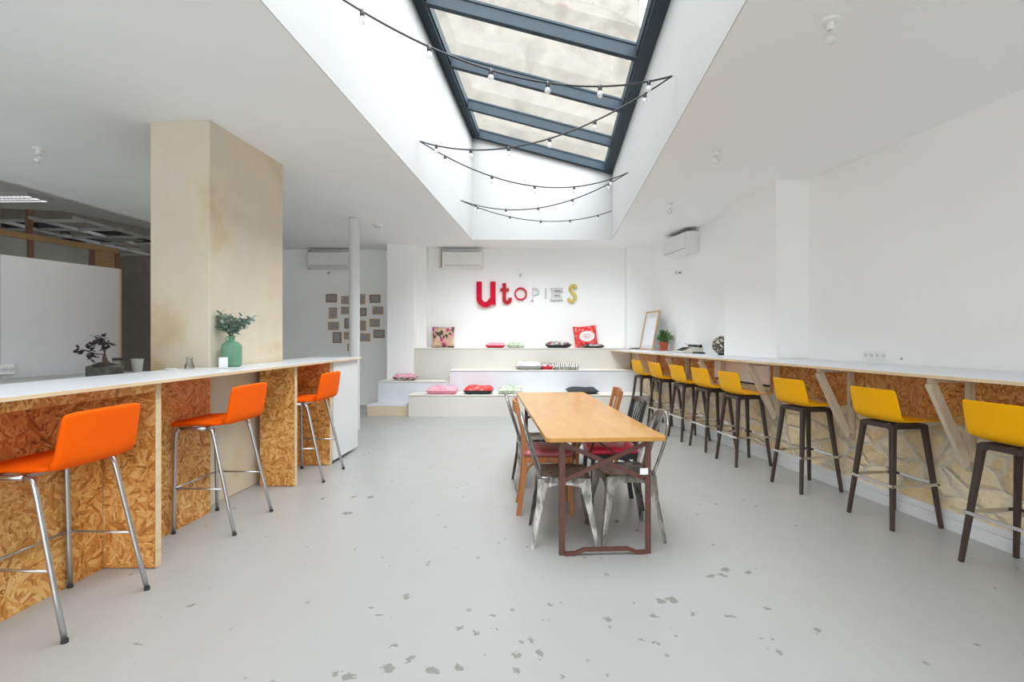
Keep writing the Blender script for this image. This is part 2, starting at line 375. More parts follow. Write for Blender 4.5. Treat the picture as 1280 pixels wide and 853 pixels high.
def floor_mat():
    m = NT('grey_painted_floor'); v = m.coord()
    n = m.noise(v, .5, 4, .6); n2 = m.noise(v, 3.2, 6, .65); n3 = m.noise(v, 9, 4, .7)
    col = m.mix(n.outputs['Fac'], (.335, .342, .336), (.37, .376, .368))
    col = m.mix(m.math('MULTIPLY', m.ramp(n2.outputs['Fac'], [(.45, (0, 0, 0)), (.75, (1, 1, 1))]), .25), col, (.32, .328, .314))
    # worn chips : fixed ones seen in the photograph + a fine random scatter
    warp = m.node('ShaderNodeVectorMath', operation='SCALE'); nn = m.noise(v, 22, 3, .7); m.link(nn.outputs['Color'], warp.inputs[0]); warp.inputs['Scale'].default_value = .10
    ad = m.node('ShaderNodeVectorMath', operation='ADD'); m.link(v, ad.inputs[0]); m.link(warp.outputs[0], ad.inputs[1])
    chips = [(484, 836, 11, 6), (436, 848, 9, 6), (420, 843, 5, 4), (513, 823, 6, 7), (572, 834, 9, 6), (540, 840, 9, 5), (492, 807, 5, 3), (646, 818, 4, 6), (645, 838, 5, 6),
             (676, 818, 3, 6), (575, 785, 4, 3), (652, 803, 3, 3), (664, 800, 3, 4), (595, 790, 4, 3), (618, 787, 3, 2), (507, 747, 4, 5), (474, 769, 5, 2), (688, 756, 4, 3), (760, 774, 5, 3), (817, 771, 5, 3),
             (841, 751, 7, 5), (826, 752, 7, 4), (866, 768, 4, 3), (907, 712, 7, 3), (888, 720, 7, 3), (902, 719, 5, 3), (935, 716, 5, 3), (912, 771, 6, 2), (960, 761, 6, 2), (952, 799, 5, 2), (974, 815, 4, 4),
             (802, 799, 4, 3), (817, 804, 4, 2), (1022, 787, 6, 2), (702, 846, 3, 3), (762, 846, 3, 3), (616, 770, 3, 2), (463, 760, 3, 1.5), (535, 705, 2, 4), (434, 642, 6, 2), (441, 622, 3, 2), (463, 622, 5, 2), (404, 623, 3, 2),
             (172, 806, 5, 2), (240, 757, 4, 2), (1290, 820, 5, 3), (1220, 806, 5, 2), (797, 663, 4, 2), (771, 652, 4, 2)]
    tot = None
    for (x, y, rx, ry) in chips:
        p = G(x, y); mpp = p.y / F; dy = F * H / (y - HZ - ry) - p.y
        s = m.node('ShaderNodeVectorMath', operation='SUBTRACT'); m.link(ad.outputs[0], s.inputs[0]); s.inputs[1].default_value = (p.x + .05, p.y + .05, .05)
        q = m.node('ShaderNodeVectorMath', operation='MULTIPLY'); m.link(s.outputs[0], q.inputs[0]); q.inputs[1].default_value = (1 / (rx * mpp * 1.0), 1 / (dy * .9), 0)
        l = m.node('ShaderNodeVectorMath', operation='LENGTH'); m.link(q.outputs[0], l.inputs[0])
        tot = l.outputs['Value'] if tot is None else m.math('MINIMUM', tot, l.outputs['Value'])
    f = m.ramp(tot, [(.8, (1, 1, 1)), (1.0, (0, 0, 0))])
    vs = m.coord((1, .55, 1)); vv = m.vor(vs, 4.2); sp = m.node('ShaderNodeSeparateColor'); m.link(vv.outputs['Color'], sp.inputs[0])
    r = m.math('MULTIPLY', m.math('POWER', sp.outputs[0], 3.5), .12)
    dd = m.math('ADD', vv.outputs['Distance'], m.math('MULTIPLY', m.math('SUBTRACT', n3.outputs['Fac'], .5), .12))
    f2 = m.math('LESS_THAN', dd, r)
    vv2 = m.vor(m.coord((1, .8, 1), (0, 0, .6)), 11); sp2 = m.node('ShaderNodeSeparateColor'); m.link(vv2.outputs['Color'], sp2.inputs[0])
    f3 = m.math('LESS_THAN', m.math('ADD', vv2.outputs['Distance'], m.math('MULTIPLY', m.math('SUBTRACT', nn.outputs['Fac'], .5), .15)), m.math('MULTIPLY', m.math('POWER', sp2.outputs[0], 4.0), .17))
    ff = m.math('MAXIMUM', m.math('MAXIMUM', f, m.math('MULTIPLY', f2, .8)), m.math('MULTIPLY', f3, .7))
    col = m.mix(m.math('MULTIPLY', ff, .8), col, (.17, .178, .15))
    m.base(col)
    m.set(Roughness=m.math('ADD', m.math('MULTIPLY', ff, .3), m.math('ADD', m.math('MULTIPLY', n2.outputs['Fac'], .14), .25)))
    m.b.inputs['Specular IOR Level'].default_value = .45
    m.bump(m.noise(v, 2.0, 3).outputs['Fac'], .04, .02)
    return m.mat
M['floor'] = floor_mat()

# ------------------------------------------------------------------ geometry frame of the room
C = 3.14                                            # ceiling height
KR = -89 / F                                        # right wall slants
def W(u, Y): return (u + KR * Y, Y)                 # u = offset of a line parallel to the right wall
KL = .0625
def LF(Y, off=0): return (-2.24 + KL * Y + off, Y)  # parallel to the front edge of the left counter
KP = .066
def PF(Y, off=0): return (-2.637 + KP * Y + off, Y)
KS = .0877
def SL(Y, off=0): return (-.728 + KS * (Y - 9.45) + off, Y)
def SR(Y, off=0): return (1.82 + KS * (Y - 9.45) + off, Y)
def BE(Y, off=0): return (-6.235 + .0887 * Y + off, Y)
YB = 10.4; YR = 10.5; Y0 = -3.0; YN = .1; YW = 9.45

struct('floor', MB().prism([(-11, Y0 - .3), (4.9, Y0 - .3), (4.9, 11), (-11, 11)], -.15, 0), M['floor'])
cm = MB()
for poly in ([BE(Y0), SL(Y0), SL(YN), SL(YW), SL(YR + .3), BE(YR + .3)],
             [SL(Y0), SR(Y0), SR(YN), SL(YN)], [SL(YW), SR(YW), SR(YR + .3), SL(YR + .3)],
             [SR(Y0), (4.8, Y0), (4.8, YR + .3), SR(YR + .3), SR(YW), SR(YN)]):
    cm.prism(poly, C, C + .22)
struct('ceiling', cm, M['ceil'])
# bright bead along the left edge of the ceiling
struct('trim_1', MB().prism([BE(1), BE(YR - .02), BE(YR - .02, .02), BE(1, .02)], C - .012, C - .0005), M['white'])
# well up to the roof glazing
def zt(side): return 5.0 if side == 0 else 4.33
T = .2
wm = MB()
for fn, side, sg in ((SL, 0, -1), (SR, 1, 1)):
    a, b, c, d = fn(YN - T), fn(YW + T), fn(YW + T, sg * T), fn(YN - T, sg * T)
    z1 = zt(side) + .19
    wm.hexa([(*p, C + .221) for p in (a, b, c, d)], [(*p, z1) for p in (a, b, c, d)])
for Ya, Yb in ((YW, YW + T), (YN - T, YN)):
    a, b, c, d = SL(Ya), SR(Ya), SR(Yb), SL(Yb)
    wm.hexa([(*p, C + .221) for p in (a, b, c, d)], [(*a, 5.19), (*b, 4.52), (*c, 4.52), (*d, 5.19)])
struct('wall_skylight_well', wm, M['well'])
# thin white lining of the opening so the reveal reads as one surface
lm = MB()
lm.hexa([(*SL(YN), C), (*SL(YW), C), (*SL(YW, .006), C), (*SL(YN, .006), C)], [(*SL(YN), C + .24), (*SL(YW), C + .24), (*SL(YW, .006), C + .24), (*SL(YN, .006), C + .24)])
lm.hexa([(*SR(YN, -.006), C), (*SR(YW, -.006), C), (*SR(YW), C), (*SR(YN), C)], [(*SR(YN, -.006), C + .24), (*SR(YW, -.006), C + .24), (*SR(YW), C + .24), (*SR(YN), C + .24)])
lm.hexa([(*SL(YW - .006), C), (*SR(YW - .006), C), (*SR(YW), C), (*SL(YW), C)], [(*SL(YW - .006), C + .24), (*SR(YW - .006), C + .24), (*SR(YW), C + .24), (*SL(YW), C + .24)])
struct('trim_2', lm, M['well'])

# skylight : steel rafters + glass
def zp(x, Y):
    xl, xr = SL(Y)[0], SR(Y)[0]; return 5.0 + (4.33 - 5.0) * (x - xl) / (xr - xl)
sky = thing('window_1', (0, 0, 0), None, None); sky['kind'] = 'structure'
def rafter(Yc, w, nm):
    a, b, c, d = SL(Yc - w / 2, .01), SR(Yc - w / 2, -.01), SR(Yc + w / 2, -.01), SL(Yc + w / 2, .01)
    o = MB().hexa([(*p, zp(*p)) for p in (a, b, c, d)], [(*p, zp(*p) + .15) for p in (a, b, c, d)]).build(nm, M['steel_b'], sky, bevel=.006)
    e = MB()
    for y in (Yc - w / 2 - .012, Yc + w / 2):
        a, b, c, d = SL(y, .08), SR(y, -.08), SR(y + .012, -.08), SL(y + .012, .08)
        e.hexa([(*p, zp(*p) + .14) for p in (a, b, c, d)], [(*p, zp(*p) + .165) for p in (a, b, c, d)])
    e.build('glazing_bead', M['steel_b'], o)
for Yc in (.46, 1.75, 3.03, 4.32, 5.62, 6.92, 8.20): rafter(Yc, .075, 'rafter')
rafter(YW - .05, .085, 'end_rail')
for fn, s in ((SL, 1), (SR, -1)):
    a, b, c, d = fn(YN, 0), fn(YW, 0), fn(YW, s * .13), fn(YN, s * .13)
    MB().hexa([(*p, zp(*p) - .006) for p in (a, b, c, d)], [(*p, zp(*p) + .155) for p in (a, b, c, d)]).build('side_rail', M['steel_b'], sky, bevel=.006)
    a, b, c, d = fn(YN, s * .13), fn(YW, s * .13), fn(YW, s * .15), fn(YN, s * .15)
    MB().hexa([(*p, zp(*p) + .03) for p in (a, b, c, d)], [(*p, zp(*p) + .155) for p in (a, b, c, d)]).build('side_bead', M['steel_b'], sky)
ys = [YN, .46, 1.75, 3.03, 4.32, 5.62, 6.92, 8.20, YW]
for i in range(len(ys) - 1):
    a, b, c, d = SL(ys[i] + .005, .02), SR(ys[i] + .005, -.02), SR(ys[i + 1] - .005, -.02), SL(ys[i + 1] - .005, .02)
    MB().hexa([(*p, zp(*p) + .160) for p in (a, b, c, d)], [(*p, zp(*p) + .172) for p in (a, b, c, d)]).build('pane', M['glass'], sky)

# walls
UW = 4.14; UL = 3.645; UP = 3.76
rw = MB()
rw.prism([W(UW, Y0), W(UW, YR + .2), W(UW + .25, YR + .2), W(UW + .25, Y0)], 0, C)
struct('wall_right', rw, M['wall'])
pa, pb = 5.84, 6.90      # pilaster
struct('wall_right_pilaster', MB().prism([W(UP, pa), W(UP, pb), W(UW + .01, pb), W(UW + .01, pa + .02)], 1.131, C), M['wall'])
bp = 10.17
struct('wall_back_pier', MB().prism([(2.25, bp), W(UW + .02, bp), W(UW + .02, YB), (2.25, YB)], 1.161, C), M['wall'])
struct('wall_right_lower', MB().prism([W(UL, Y0), W(UL, 10.39), W(UW - .002, 10.39), W(UW - .002, Y0)], 0, 1.104), M['stone'])
bb = MB(); bb.prism([W(UL - .022, Y0), W(UL - .022, 9.4), W(UL, 9.4), W(UL, Y0)], 0, .085)
bb.prism([W(UL - .016, Y0), W(UL - .016, 9.4), W(UL, 9.4), W(UL, Y0)], .087, .135)
struct('baseboard_right', bb, M['white'], bevel=.002)
struct('wall_back', MB().box(-1.93, 3.1, YB, YB + .25, 0, C), M['wall'])
struct('wall_back_recess', MB().box(-11, -1.93, YR, YR + .25, 0, C + 1), M['wall'])
struct('wall_back_pillar', MB().prism([(-2.37, 9.86), (-1.865, 9.86), (-1.865, YB + .02), (-2.37, YR + .02)], 0, C), M['wall'])
struct('wall_back_nib', MB().prism([(-1.865, 10.2), (-1.68, 10.2), (-1.66, YB + .02), (-1.865, YB + .02)], 0, C), M['wall'])
struct('baseboard_back', MB().box(-6.0, -2.37, YR - .015, YR, 0, .13), M['wall'])
struct('wall_back_dim', MB().box(-10, -5.3, YR - .04, YR - .001, 0, C + .9), M['plaster_d'])  # thin sheet over the recess wall, coloured dark for the missing light
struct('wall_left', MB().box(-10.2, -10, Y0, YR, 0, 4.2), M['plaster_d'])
# unseen wall behind the camera, its bare opening sized to balance the daylight
fw = MB(); fw.box(-11, -3.2, Y0 - .25, Y0, 0, 4.2); fw.box(2.4, 4.9, Y0 - .25, Y0, 0, C + .2); fw.box(-3.2, 2.4, Y0 - .25, Y0, 2.6, C + .2); fw.box(-3.2, 2.4, Y0 - .25, Y0, 0, .9)
struct('wall_front', fw, M['wall'])
# concrete column and white pole
struct('column', MB().prism([(-2.455, 4.22), (-2.345, 5.32), (-2.86, 5.38), (-2.965, 4.262)], 0, C), M['conc'], bevel=.006)
struct('trim_3', MB().prism([(-2.975, 4.30), (-2.965, 4.275), (-2.90, 5.3), (-2.93, 5.3)], 0, 3.02), M['panelw'])
pc = G(443.2, 273, 0); Yp = F * 1.76 / 148; Xp = -197 / F * Yp
struct('column_pole', MB().lathe([(.078, 0), (.078, 3.135)], 32, (Xp, Yp, 0)), M['white'], smooth=True, auto=40)

# left back-of-house : soffit, open ceiling grid, timber partition
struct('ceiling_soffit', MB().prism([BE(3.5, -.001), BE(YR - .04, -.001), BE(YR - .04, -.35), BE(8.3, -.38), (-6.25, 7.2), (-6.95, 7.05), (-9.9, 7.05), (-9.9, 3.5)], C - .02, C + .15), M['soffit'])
struct('ceiling_plenum', MB().box(-10, -5.0, 3.3, YR, 4.0, 4.15), M['void'])
gr = MB()
x = -9.6
while x < -5.6:
    gr.box(x - .006, x + .006, 7.1, YR - .05, 2.985, 3.03); x += .6
y = 7.3
while y < YR - .1:
    gr.box(-9.9, BE(y, -.38)[0], y - .006, y + .006, 2.987, 3.028); y += .6
g = gr.build('ceiling_grid', M['grid']); g['kind'] = 'structure'
for i, (x, y) in enumerate(((-7.4, 8.1), (-6.6, 8.7), (-6.5, 9.5), (-7.6, 9.4))):
    lt = thing('recessed_light', (x, y, 3.032), None, None, 'unlit lights in the open ceiling grid')
    MB().box(-.28, .28, -.28, .28, 0, .08).build('housing', M['void'], lt)
    b = MB()
    for k in range(4): b.box(-.26, .26, -.2 + k * .13, -.14 + k * .13, -.012, .0)
    b.build('louvre', M['soffit'], lt)
    tag(lt, ['square unlit light in the open ceiling grid, nearest the timber partition', 'square unlit light in the ceiling grid near the column', 'square unlit light in the ceiling grid by the dim back wall', 'square unlit light deep in the left of the ceiling grid'][i], 'ceiling light')
fl = thing('fluorescent_light', (-6.42, 6.42, C - .02), 'long louvred light glowing under the grey soffit at far left', 'ceiling light', rz=R(-2))
MB().box(-.62, .62, -.17, .17, -.05, 0).build('housing', M['grid'], fl)
b = MB()
for k in range(3): b.box(-.6, .6, -.14 + k * .1, -.095 + k * .1, -.056, -.05)
b.build('tube', M['tubelight'], fl)
b = MB()
for k in range(24): b.box(-.6 + k * .05, -.595 + k * .05, -.15, .15, -.066, -.05)
b.build('louvre', M['chrome2'], fl)
pt = thing('partition', (0, 0, 0), None, None); pt['kind'] = 'structure'
P0 = Vector((-6.78, 6.89, 0)); P1 = Vector((-6.377, 8.39, 0)); pd = (P1 - P0).normalized(); pn = Vector((pd.y, -pd.x, 0)); Lp = (P1 - P0).length
def part(s0, s1, z0, z1, t, m, nm):
    Mx = Matrix((( pd.x, pn.x, 0, P0.x), (pd.y, pn.y, 0, P0.y), (0, 0, 1, 0), (0, 0, 0, 1)))
    MB().box(s0, s1, -t / 2, t / 2, z0, z1, Mx).build(nm, m, pt)
part(-2.5, Lp, 2.72, 2.80, .08, M['panelw'], 'top_rail')
for s0 in (-1.2, .30, 1.12, Lp - .04): part(s0, s0 + .07, 0, 2.72, .07, M['brwood'], 'post')
part(-2.5, 1.12, 0, 2.719, .02, M['pglass'], 'pane')
part(1.19, Lp - .04, 0, 2.719, .03, M['panelw'], 'timber_panel')
part(.30, .36, 2.8, 3.9, .06, M['brwood'], 'upper_post')

# neighbouring building outside the roof light
nb = MB(); nb.box(-12, 3.45, 14, 16, 0, 22)
o = nb.build('neighbouring_building', M['outer']); tag(o, 'weathered beige building wall seen through the roof glazing', 'building')

# ------------------------------------------------------------------ tiered bench platforms
def platform(x0, x1, y0, y1, h, face, label, top='benchtop', z0=0, poly=None):
    o = thing('bench_platform', ((x0 + x1) / 2, (y0 + y1) / 2, 0), label, 'bench', 'stepped seating platforms at the back wall')
    p = poly or [(x0, y0), (x1, y0), (x1, y1), (x0, y1)]
    ox, oy = o.location.x, o.location.y
    q = [(a - ox, b - oy) for a, b in p]
    MB().prism(q, z0, h - .024).build('riser', face, o)
    MB().prism([(a, b - (.006 if abs(b + oy - y0) < .05 else 0)) for a, b in q], h - .017, h).build('seat_board', [M[top]], o, bevel=.002)
    return o
xr = lambda Y: W(UL - .024, Y)[0]
yl, ym, yu = 8.97, 9.46, 9.92
platform(-1.785, xr(yl), yl, ym - .004, .373, M['benchb'], 'long beige lowest bench platform nearest the floor', poly=[(-1.785, yl), (xr(yl), yl), (xr(ym), ym - .004), (-1.785, ym - .004)])
platform(-1.135, xr(ym), ym, yu - .004, .769, M['benchw'], 'long white middle bench platform holding the striped cushion', poly=[(-1.135, ym), (xr(ym), ym), (xr(yu), yu - .004), (-1.135, yu - .004)])
platform(-1.86, 2.2, yu, YB - .002, 1.16, M['benchb'], 'long beige topmost bench platform against the wall with letters', poly=[(-1.86, yu), (xr(yu), yu), (xr(YB), YB - .002), (-1.86, YB - .002)])
platform(-2.44, -1.14, ym + .02, 9.85, .567, M['benchw'], 'short white bench block wrapping the foot of the back pillar')
st = thing('step', (-2.16, 9.28, 0), 'low pale wooden step with a white top at the left end of the benches', 'step')
MB().box(-.37, .37, -.20, .195, 0, .162).build('riser', M['pinex'], st)
MB().box(-.375, .37, -.206, .195, .163, .18).build('tread', M['benchw'], st, bevel=.002)

# ------------------------------------------------------------------ right wall counter
ct = thing('wall_counter', (*W(3.6, 5), 1.13), 'long white wall counter with a pale wood edge along the right wall', 'counter')
def rel(o, pts): return [(p[0] - o.location.x, p[1] - o.location.y) for p in pts]
cpoly = [W(3.23, .3), W(3.23, 9.9), W(UL - .03, 9.9), (W(UL - .03, 9.9)[0], 10.15), W(UW - .003, 10.15), W(UW - .003, pb + .003), W(UP - .003, pb + .003), W(UP - .003, pa - .003), W(UW - .003, pa - .003), W(UW - .003, .3)]
MB().prism(rel(ct, cpoly), -.025, -.004).build('edge_board', M['pine'], ct)
MB().prism(rel(ct, cpoly), -.004, 0).build('laminate_top', M['lam'], ct)
ang = math.atan(-KR)
strips = [(.3, 2.55), (2.55, 4.45), (4.45, 5.72), (6.86, 7.55), (7.55, 8.6), (8.6, 9.44)]
names = ['nearest the camera', 'behind the nearest yellow stools', 'right of the white boxed panel', 'left of the white boxed panel', 'behind the far yellow stools', 'against the stepped benches']
for (a, b), nm in zip(strips, names):
    o = MB().prism([W(UL - .02, a + .004), W(UL - .02, b - .004), W(UL, b - .004), W(UL, a + .004)], .765, 1.1035).build('strand_board_panel', M['osbr'])
    o.parent = ct; o.matrix_parent_inverse = Matrix.Translation(-ct.location)
bx = MB(); bx.prism([W(UL - .045, 5.73), W(UL - .045, 6.85), W(UL, 6.85), W(UL, 5.73)], .845, 1.1035)
struct('trim_4', bx, M['wall'], bevel=.01)
struct('gap_shade_strip', MB().prism([W(UL - .03, 5.75), W(UL - .03, 6.83), W(UL, 6.83), W(UL, 5.75)], .825, .845), M['gasket'])  # dark strip added to read as the shaded gap below the boxed panel
bl = ['fourth from the camera end', 'third']
by = [2.55, 3.54, 4.57, 5.58, 6.59, 7.60, 8.68]
bn = ['closest to the camera, right of the nearest stools', 'between the two nearest yellow stools', 'right of the third yellow stool from the camera', 'in front of the white boxed panel', 'at the left end of the white boxed panel', 'behind the far group of yellow stools', 'nearest the stepped benches']
proto = None
for k, Yb in enumerate(by):
    if proto is None:
        proto = b = thing('shelf_bracket', (0, 0, 0), '', 'bracket', 'timber brackets under the wall counter')
        MB().box(-.045, 0, -.018, .018, -.645, 0).build('upright', M['greywood'], b, bevel=.002)
        MB().box(-.34, -.046, -.018, .018, -.035, 0).build('arm', M['greywood'], b, bevel=.002)
        MB().bar((-.33, 0, -.035), (-.048, 0, -.60), .036, .062, up=(1, 0, 0)).build('strut', M['greywood'], b, bevel=.002)
        MB().box(-.045, -.01, -.021, -.0185, -.63, -.575).build('fixing_plate', M['chrome'], b)
        MB().box(-.045, -.01, -.021, -.0185, -.33, -.28).build('fixing_plate', M['chrome'], b)
    else: b = copy_tree(proto)
    b.location = (*W(UL - .021 if not 5.7 < Yb < 6.9 else UL - .046, Yb), 1.104); b.rotation_euler = (0, 0, ang)
    b['label'] = 'pale timber bracket under the wall counter, ' + bn[k]

# ------------------------------------------------------------------ left bar
YE = 6.377
wt = thing('bar_counter', (*LF(3.4, -.3), 1.13), 'long white-topped bar with strand board fronts and upright dividers on the left', 'bar counter')
wpoly = [LF(.5), LF(YE), LF(YE, -.61), LF(5.33, -.61), (-2.32, 5.335), (-2.452, 4.205), LF(4.205, -.61), LF(.5, -.61)]
MB().prism(rel(wt, wpoly), -.022, -.004).build('edge_board', M['pine'], wt)
MB().prism(rel(wt, wpoly), -.004, 0).build('laminate_top', M['lam'], wt)
o = MB().prism([LF(.5, -.10), LF(3.08, -.10), LF(3.08, -.06), LF(.5, -.06)], 1.055, 1.107).build('support_rail', M['osbx']); o.parent = wt; o.matrix_parent_inverse = Matrix.Translation(-wt.location)
def pan(nm, a, b, lab, z0=.0):
    o = MB().prism([PF(a), PF(b), PF(b, -.02), PF(a, -.02)], z0, 1.107).build('strand_board_panel', M['osbx'])
    o.parent = wt; o.matrix_parent_inverse = Matrix.Translation(-wt.location)
pan('', .5, 3.092, 'strand board bar front behind the nearest orange stool')
pan('', 3.136, 4.08, 'strand board bar front behind the middle orange stool')
pan('', 4.84, 5.568, 'strand board bar front behind the farthest orange stool')
def fin(a, t, lab, front=-.075):
    f = MB()
    f.prism([PF(a, .001), LF(a, front), LF(a + t, front), PF(a + t, .001)], .004, 1.107)
    o = f.build('strand_board_divider', M['osby']); o.parent = wt; o.matrix_parent_inverse = Matrix.Translation(-wt.location)
    MB().prism([LF(a - .001, front), LF(a + t + .001, front), LF(a + t + .001, front + .004), LF(a - .001, front + .004)], .004, 1.107).build('edge_strip', M['pine'], o)
    return o
fin(3.093, .042, 'upright strand board divider beside the nearest orange stool')
fin(4.785, .042, 'upright strand board divider between the middle and farthest orange stools', -.06)
fin(5.57, .05, 'upright strand board divider against the white end cabinet', -.06)
cb = thing('end_cabinet', (*LF(6.0, -.3), 0), 'plain white cabinet closing the far end of the bar', 'cabinet')
MB().prism(rel(cb, [LF(5.625, -.04), LF(YE - .03, -.04), LF(YE - .03, -.58), LF(5.625, -.58)]), .04, 1.107).build('body', M['white'], cb, bevel=.002)
MB().prism(rel(cb, [LF(5.66, -.12), LF(YE - .09, -.12), LF(YE - .09, -.55), LF(5.66, -.55)]), 0, .04).build('plinth', M['vent'], cb)

# rear worktop and white partition board behind the bar
rwk = thing('rear_worktop', (-3.4, 3, 1.07), 'grey work surface behind the bar in front of the white board', 'worktop')
rp = [(-2.72, 1.5), (-2.69, 4.12), (-3.06, 4.19), (-3.10, 4.66), (-3.50, 4.66), (-4.40, 1.67)]
MB().prism(rel(rwk, rp), -.04, 0).build('top', M['bwork'], rwk)
rp2 = [(-2.78, 1.6), (-2.75, 4.05), (-3.10, 4.12), (-3.14, 4.6), (-3.48, 4.6), (-4.34, 1.72)]
MB().prism(rel(rwk, rp2), -1.07, -.0405).build('base', M['white'], rwk)
bd = thing('partition_board', (-3.53, 4.70, 0), 'large white upright board with a wooden edge behind the bar', 'board')
B1 = Vector((0, 0, 0)); bdir = Vector((-.26, -.86, 0)).normalized(); bn_ = Vector((bdir.y, -bdir.x, 0))
if bn_.x > 0: bn_ = -bn_
def bseg(s0, s1, nm, m, t=.02, z1=1.99):
    a = bdir * s0; b = bdir * s1; c = b + bn_ * t; d = a + bn_ * t
    return MB().prism([(p.x, p.y) for p in (a, b, c, d)], 0, z1).build(nm, m, bd)
bseg(.02, .885, 'panel', M['board']); bseg(.89, 3.0, 'panel', M['board']); bseg(0, .019, 'edge_trim', M['pine'], .03)
bd['label'] = 'large white upright board with a wooden edge behind the bar'

def socket(loc, rz, w, h, n, lab, rot=None):
    o = thing('socket_strip', loc, lab, 'power socket', rz=rz)
    MB().box(-w / 2, w / 2, -.014, 0, -h / 2, h / 2).build('plate', M['socket'], o, bevel=.003)
    for i in range(n):
        cx = -w / 2 + w * (i + .5) / n
        b = MB().lathe([(h * .27, 0), (h * .27, .004), (h * .2, .004), (h * .2, .001)], 20, (cx, -.0145, 0), M=Matrix.Rotation(R(90), 3, 'X').to_4x4())
        b.build('outlet', M['board'], o, smooth=True, auto=30)
        b = MB()
        for s in (-1, 1): b.box(cx + s * h * .09 - .003, cx + s * h * .09 + .003, -.0195, -.0185, -.003, .003)
        b.build('outlet_hole', M['vent'], o)
sp_ = Vector((-3.53, 4.70, 0)) + bdir * .90
socket((sp_.x + .012, sp_.y - .002, 1.135), math.atan2(-bdir.y, -bdir.x), .17, .075, 4, 'white socket strip on the white board at far left')
Ys = F * (UW) / (1095 - 640 + 89)
socket((*W(UW - .002, Ys), H - 23.5 / F * Ys), -R(90) + ang, .27, .085, 4, 'white socket strip on the right wall above the counter')
wh = MB().lathe([(.012, 0), (.012, .004)], 12, (0, 0, 0), M=Matrix.Rotation(R(-90), 3, 'Y').to_4x4()).build('wall_plug', M['greyline'])
wh.location = (*W(UW - .001, F * UW / (1127 - 640 + 89)), 1.18); tag(wh, 'small grey round plug mark on the right wall beside the socket strip', 'wall plug')

# ------------------------------------------------------------------ orange stools
def orange_stool():
    o = thing('bar_stool', (0, 0, 0), '', 'bar stool', 'orange upholstered bar stools at the left bar')
    def sec(prof, widths, crown=.0):
        rings = []
        for (a, b), w in zip(prof, widths):
            pass
        return
    hw = .232
    # seat pad: lofted in x with rounded outline
    xs = [(-.315, .20, .748, .728), (-.305, .215, .765, .730), (-.27, .226, .780, .737), (-.15, hw, .788, .744), (0, hw, .785, .746), (.08, hw, .787, .748), (.125, hw, .795, .752)]
    rings = []
    for x, w, zt_, zb in xs:
        r = .014; c = .006
        rings.append([(x, -w + r, zb), (x, w - r, zb), (x, w, zb + r), (x, w, zt_ - r), (x, w - r, zt_), (x, 0, zt_ - c), (x, -w + r, zt_), (x, -w, zt_ - r), (x, -w, zb + r)])
    MB().loft(rings).build('seat', M['orange'], o, smooth=True, auto=60, subsurf=1)
    # backrest: continues upward in a curve
    bk = [(.100, .792, .135, .7505, hw), (.125, .802, .163, .762, hw), (.142, .825, .182, .79, hw), (.150, .86, .190, .84, hw), (.163, .93, .203, .92, hw * .995), (.176, 1.0, .214, .998, hw * .985), (.180, 1.017, .217, 1.015, hw * .96), (.188, 1.030, .216, 1.028, hw * .90)]
    rings = []
    for xi, zi, xo, zo, w in bk:
        r = .012
        e = Vector((xo - xi, 0, zo - zi)).normalized() * r
        I = Vector((xi, 0, zi)); O_ = Vector((xo, 0, zo))
        rings.append([O_ + Vector((0, -w + r, 0)), O_ + Vector((0, w - r, 0)), O_ - e + Vector((0, w, 0)), I + e + Vector((0, w, 0)), I + Vector((0, w - r, 0)), I + Vector((.006, 0, 0)), I + Vector((0, -w + r, 0)), I + e + Vector((0, -w, 0)), O_ - e + Vector((0, -w, 0))])
    MB().loft(rings).build('backrest', M['orange'], o, smooth=True, auto=60, subsurf=1)
    zt2 = .733
    for s in (-1, 1):
        # each leg its own tube, seat rail between
        ya, yb = s * .245, s * .222
        q = .035
        MB().tube([(-.216, ya, .008)] + [(-.216, ya + (yb - ya) * t, zt2 * t) for t in (.3, .6, .9)] + [(-.214, yb, zt2 - .03), (-.204, yb, zt2 - .01), (-.183, yb, zt2)], .0125, 12).build('leg', M['chrome'], o, smooth=True)
        MB().tube([(.225, ya, .008)] + [(.225 - .175 * t, ya + (yb - ya) * t, zt2 * t) for t in (.3, .6, .85, .93)] + [(.048, yb, zt2 - .014), (.030, yb, zt2 - .003), (.008, yb, zt2)], .0125, 12).build('leg', M['chrome'], o, smooth=True)
        MB().tube([(-.183, yb, zt2), (.008, yb, zt2)], .0124, 12).build('seat_rail', M['chrome'], o, smooth=True)
        for x in (-.216, .225):
            MB().lathe([(.0145, 0), (.0145, .018)], 14, (x, ya, 0)).build('foot_cap', M['gasket'], o)
        zf = .315; t = zf / zt2
        MB().tube([(-.216, ya + (yb - ya) * t, zf), (.225 - .175 * t, ya + (yb - ya) * t, zf)], .0065, 8).build('footrest_bar', M['chrome'], o, smooth=True)
    for x in (-.12, .0): MB().box(x - .012, x + .012, -.22, .22, zt2 - .004, zt2 + .012).build('cross_rail', M['chrome'], o)
    yy = .2355
    MB().tube([(-.216, -yy, .315), (-.216, yy, .315)], .0065, 8).build('footrest_bar', M['chrome'], o, smooth=True)
    return o
os_ = [((-2.226, 2.60), 3.2, 'orange upholstered bar stool nearest the camera, partly cut by the left edge'),
       ((-2.135, 3.865), 3.4, 'orange upholstered bar stool between the two upright board dividers'),
       ((-1.992, 5.175), 3.4, 'farthest orange upholstered bar stool, in front of the white end cabinet')]
p0 = orange_stool()
for i, ((x, y), a, lab) in enumerate(os_):
    o = p0 if i == 0 else copy_tree(p0)
    o.location = (x, y, 0); o.rotation_euler = (0, 0, R(-a)); o['label'] = lab

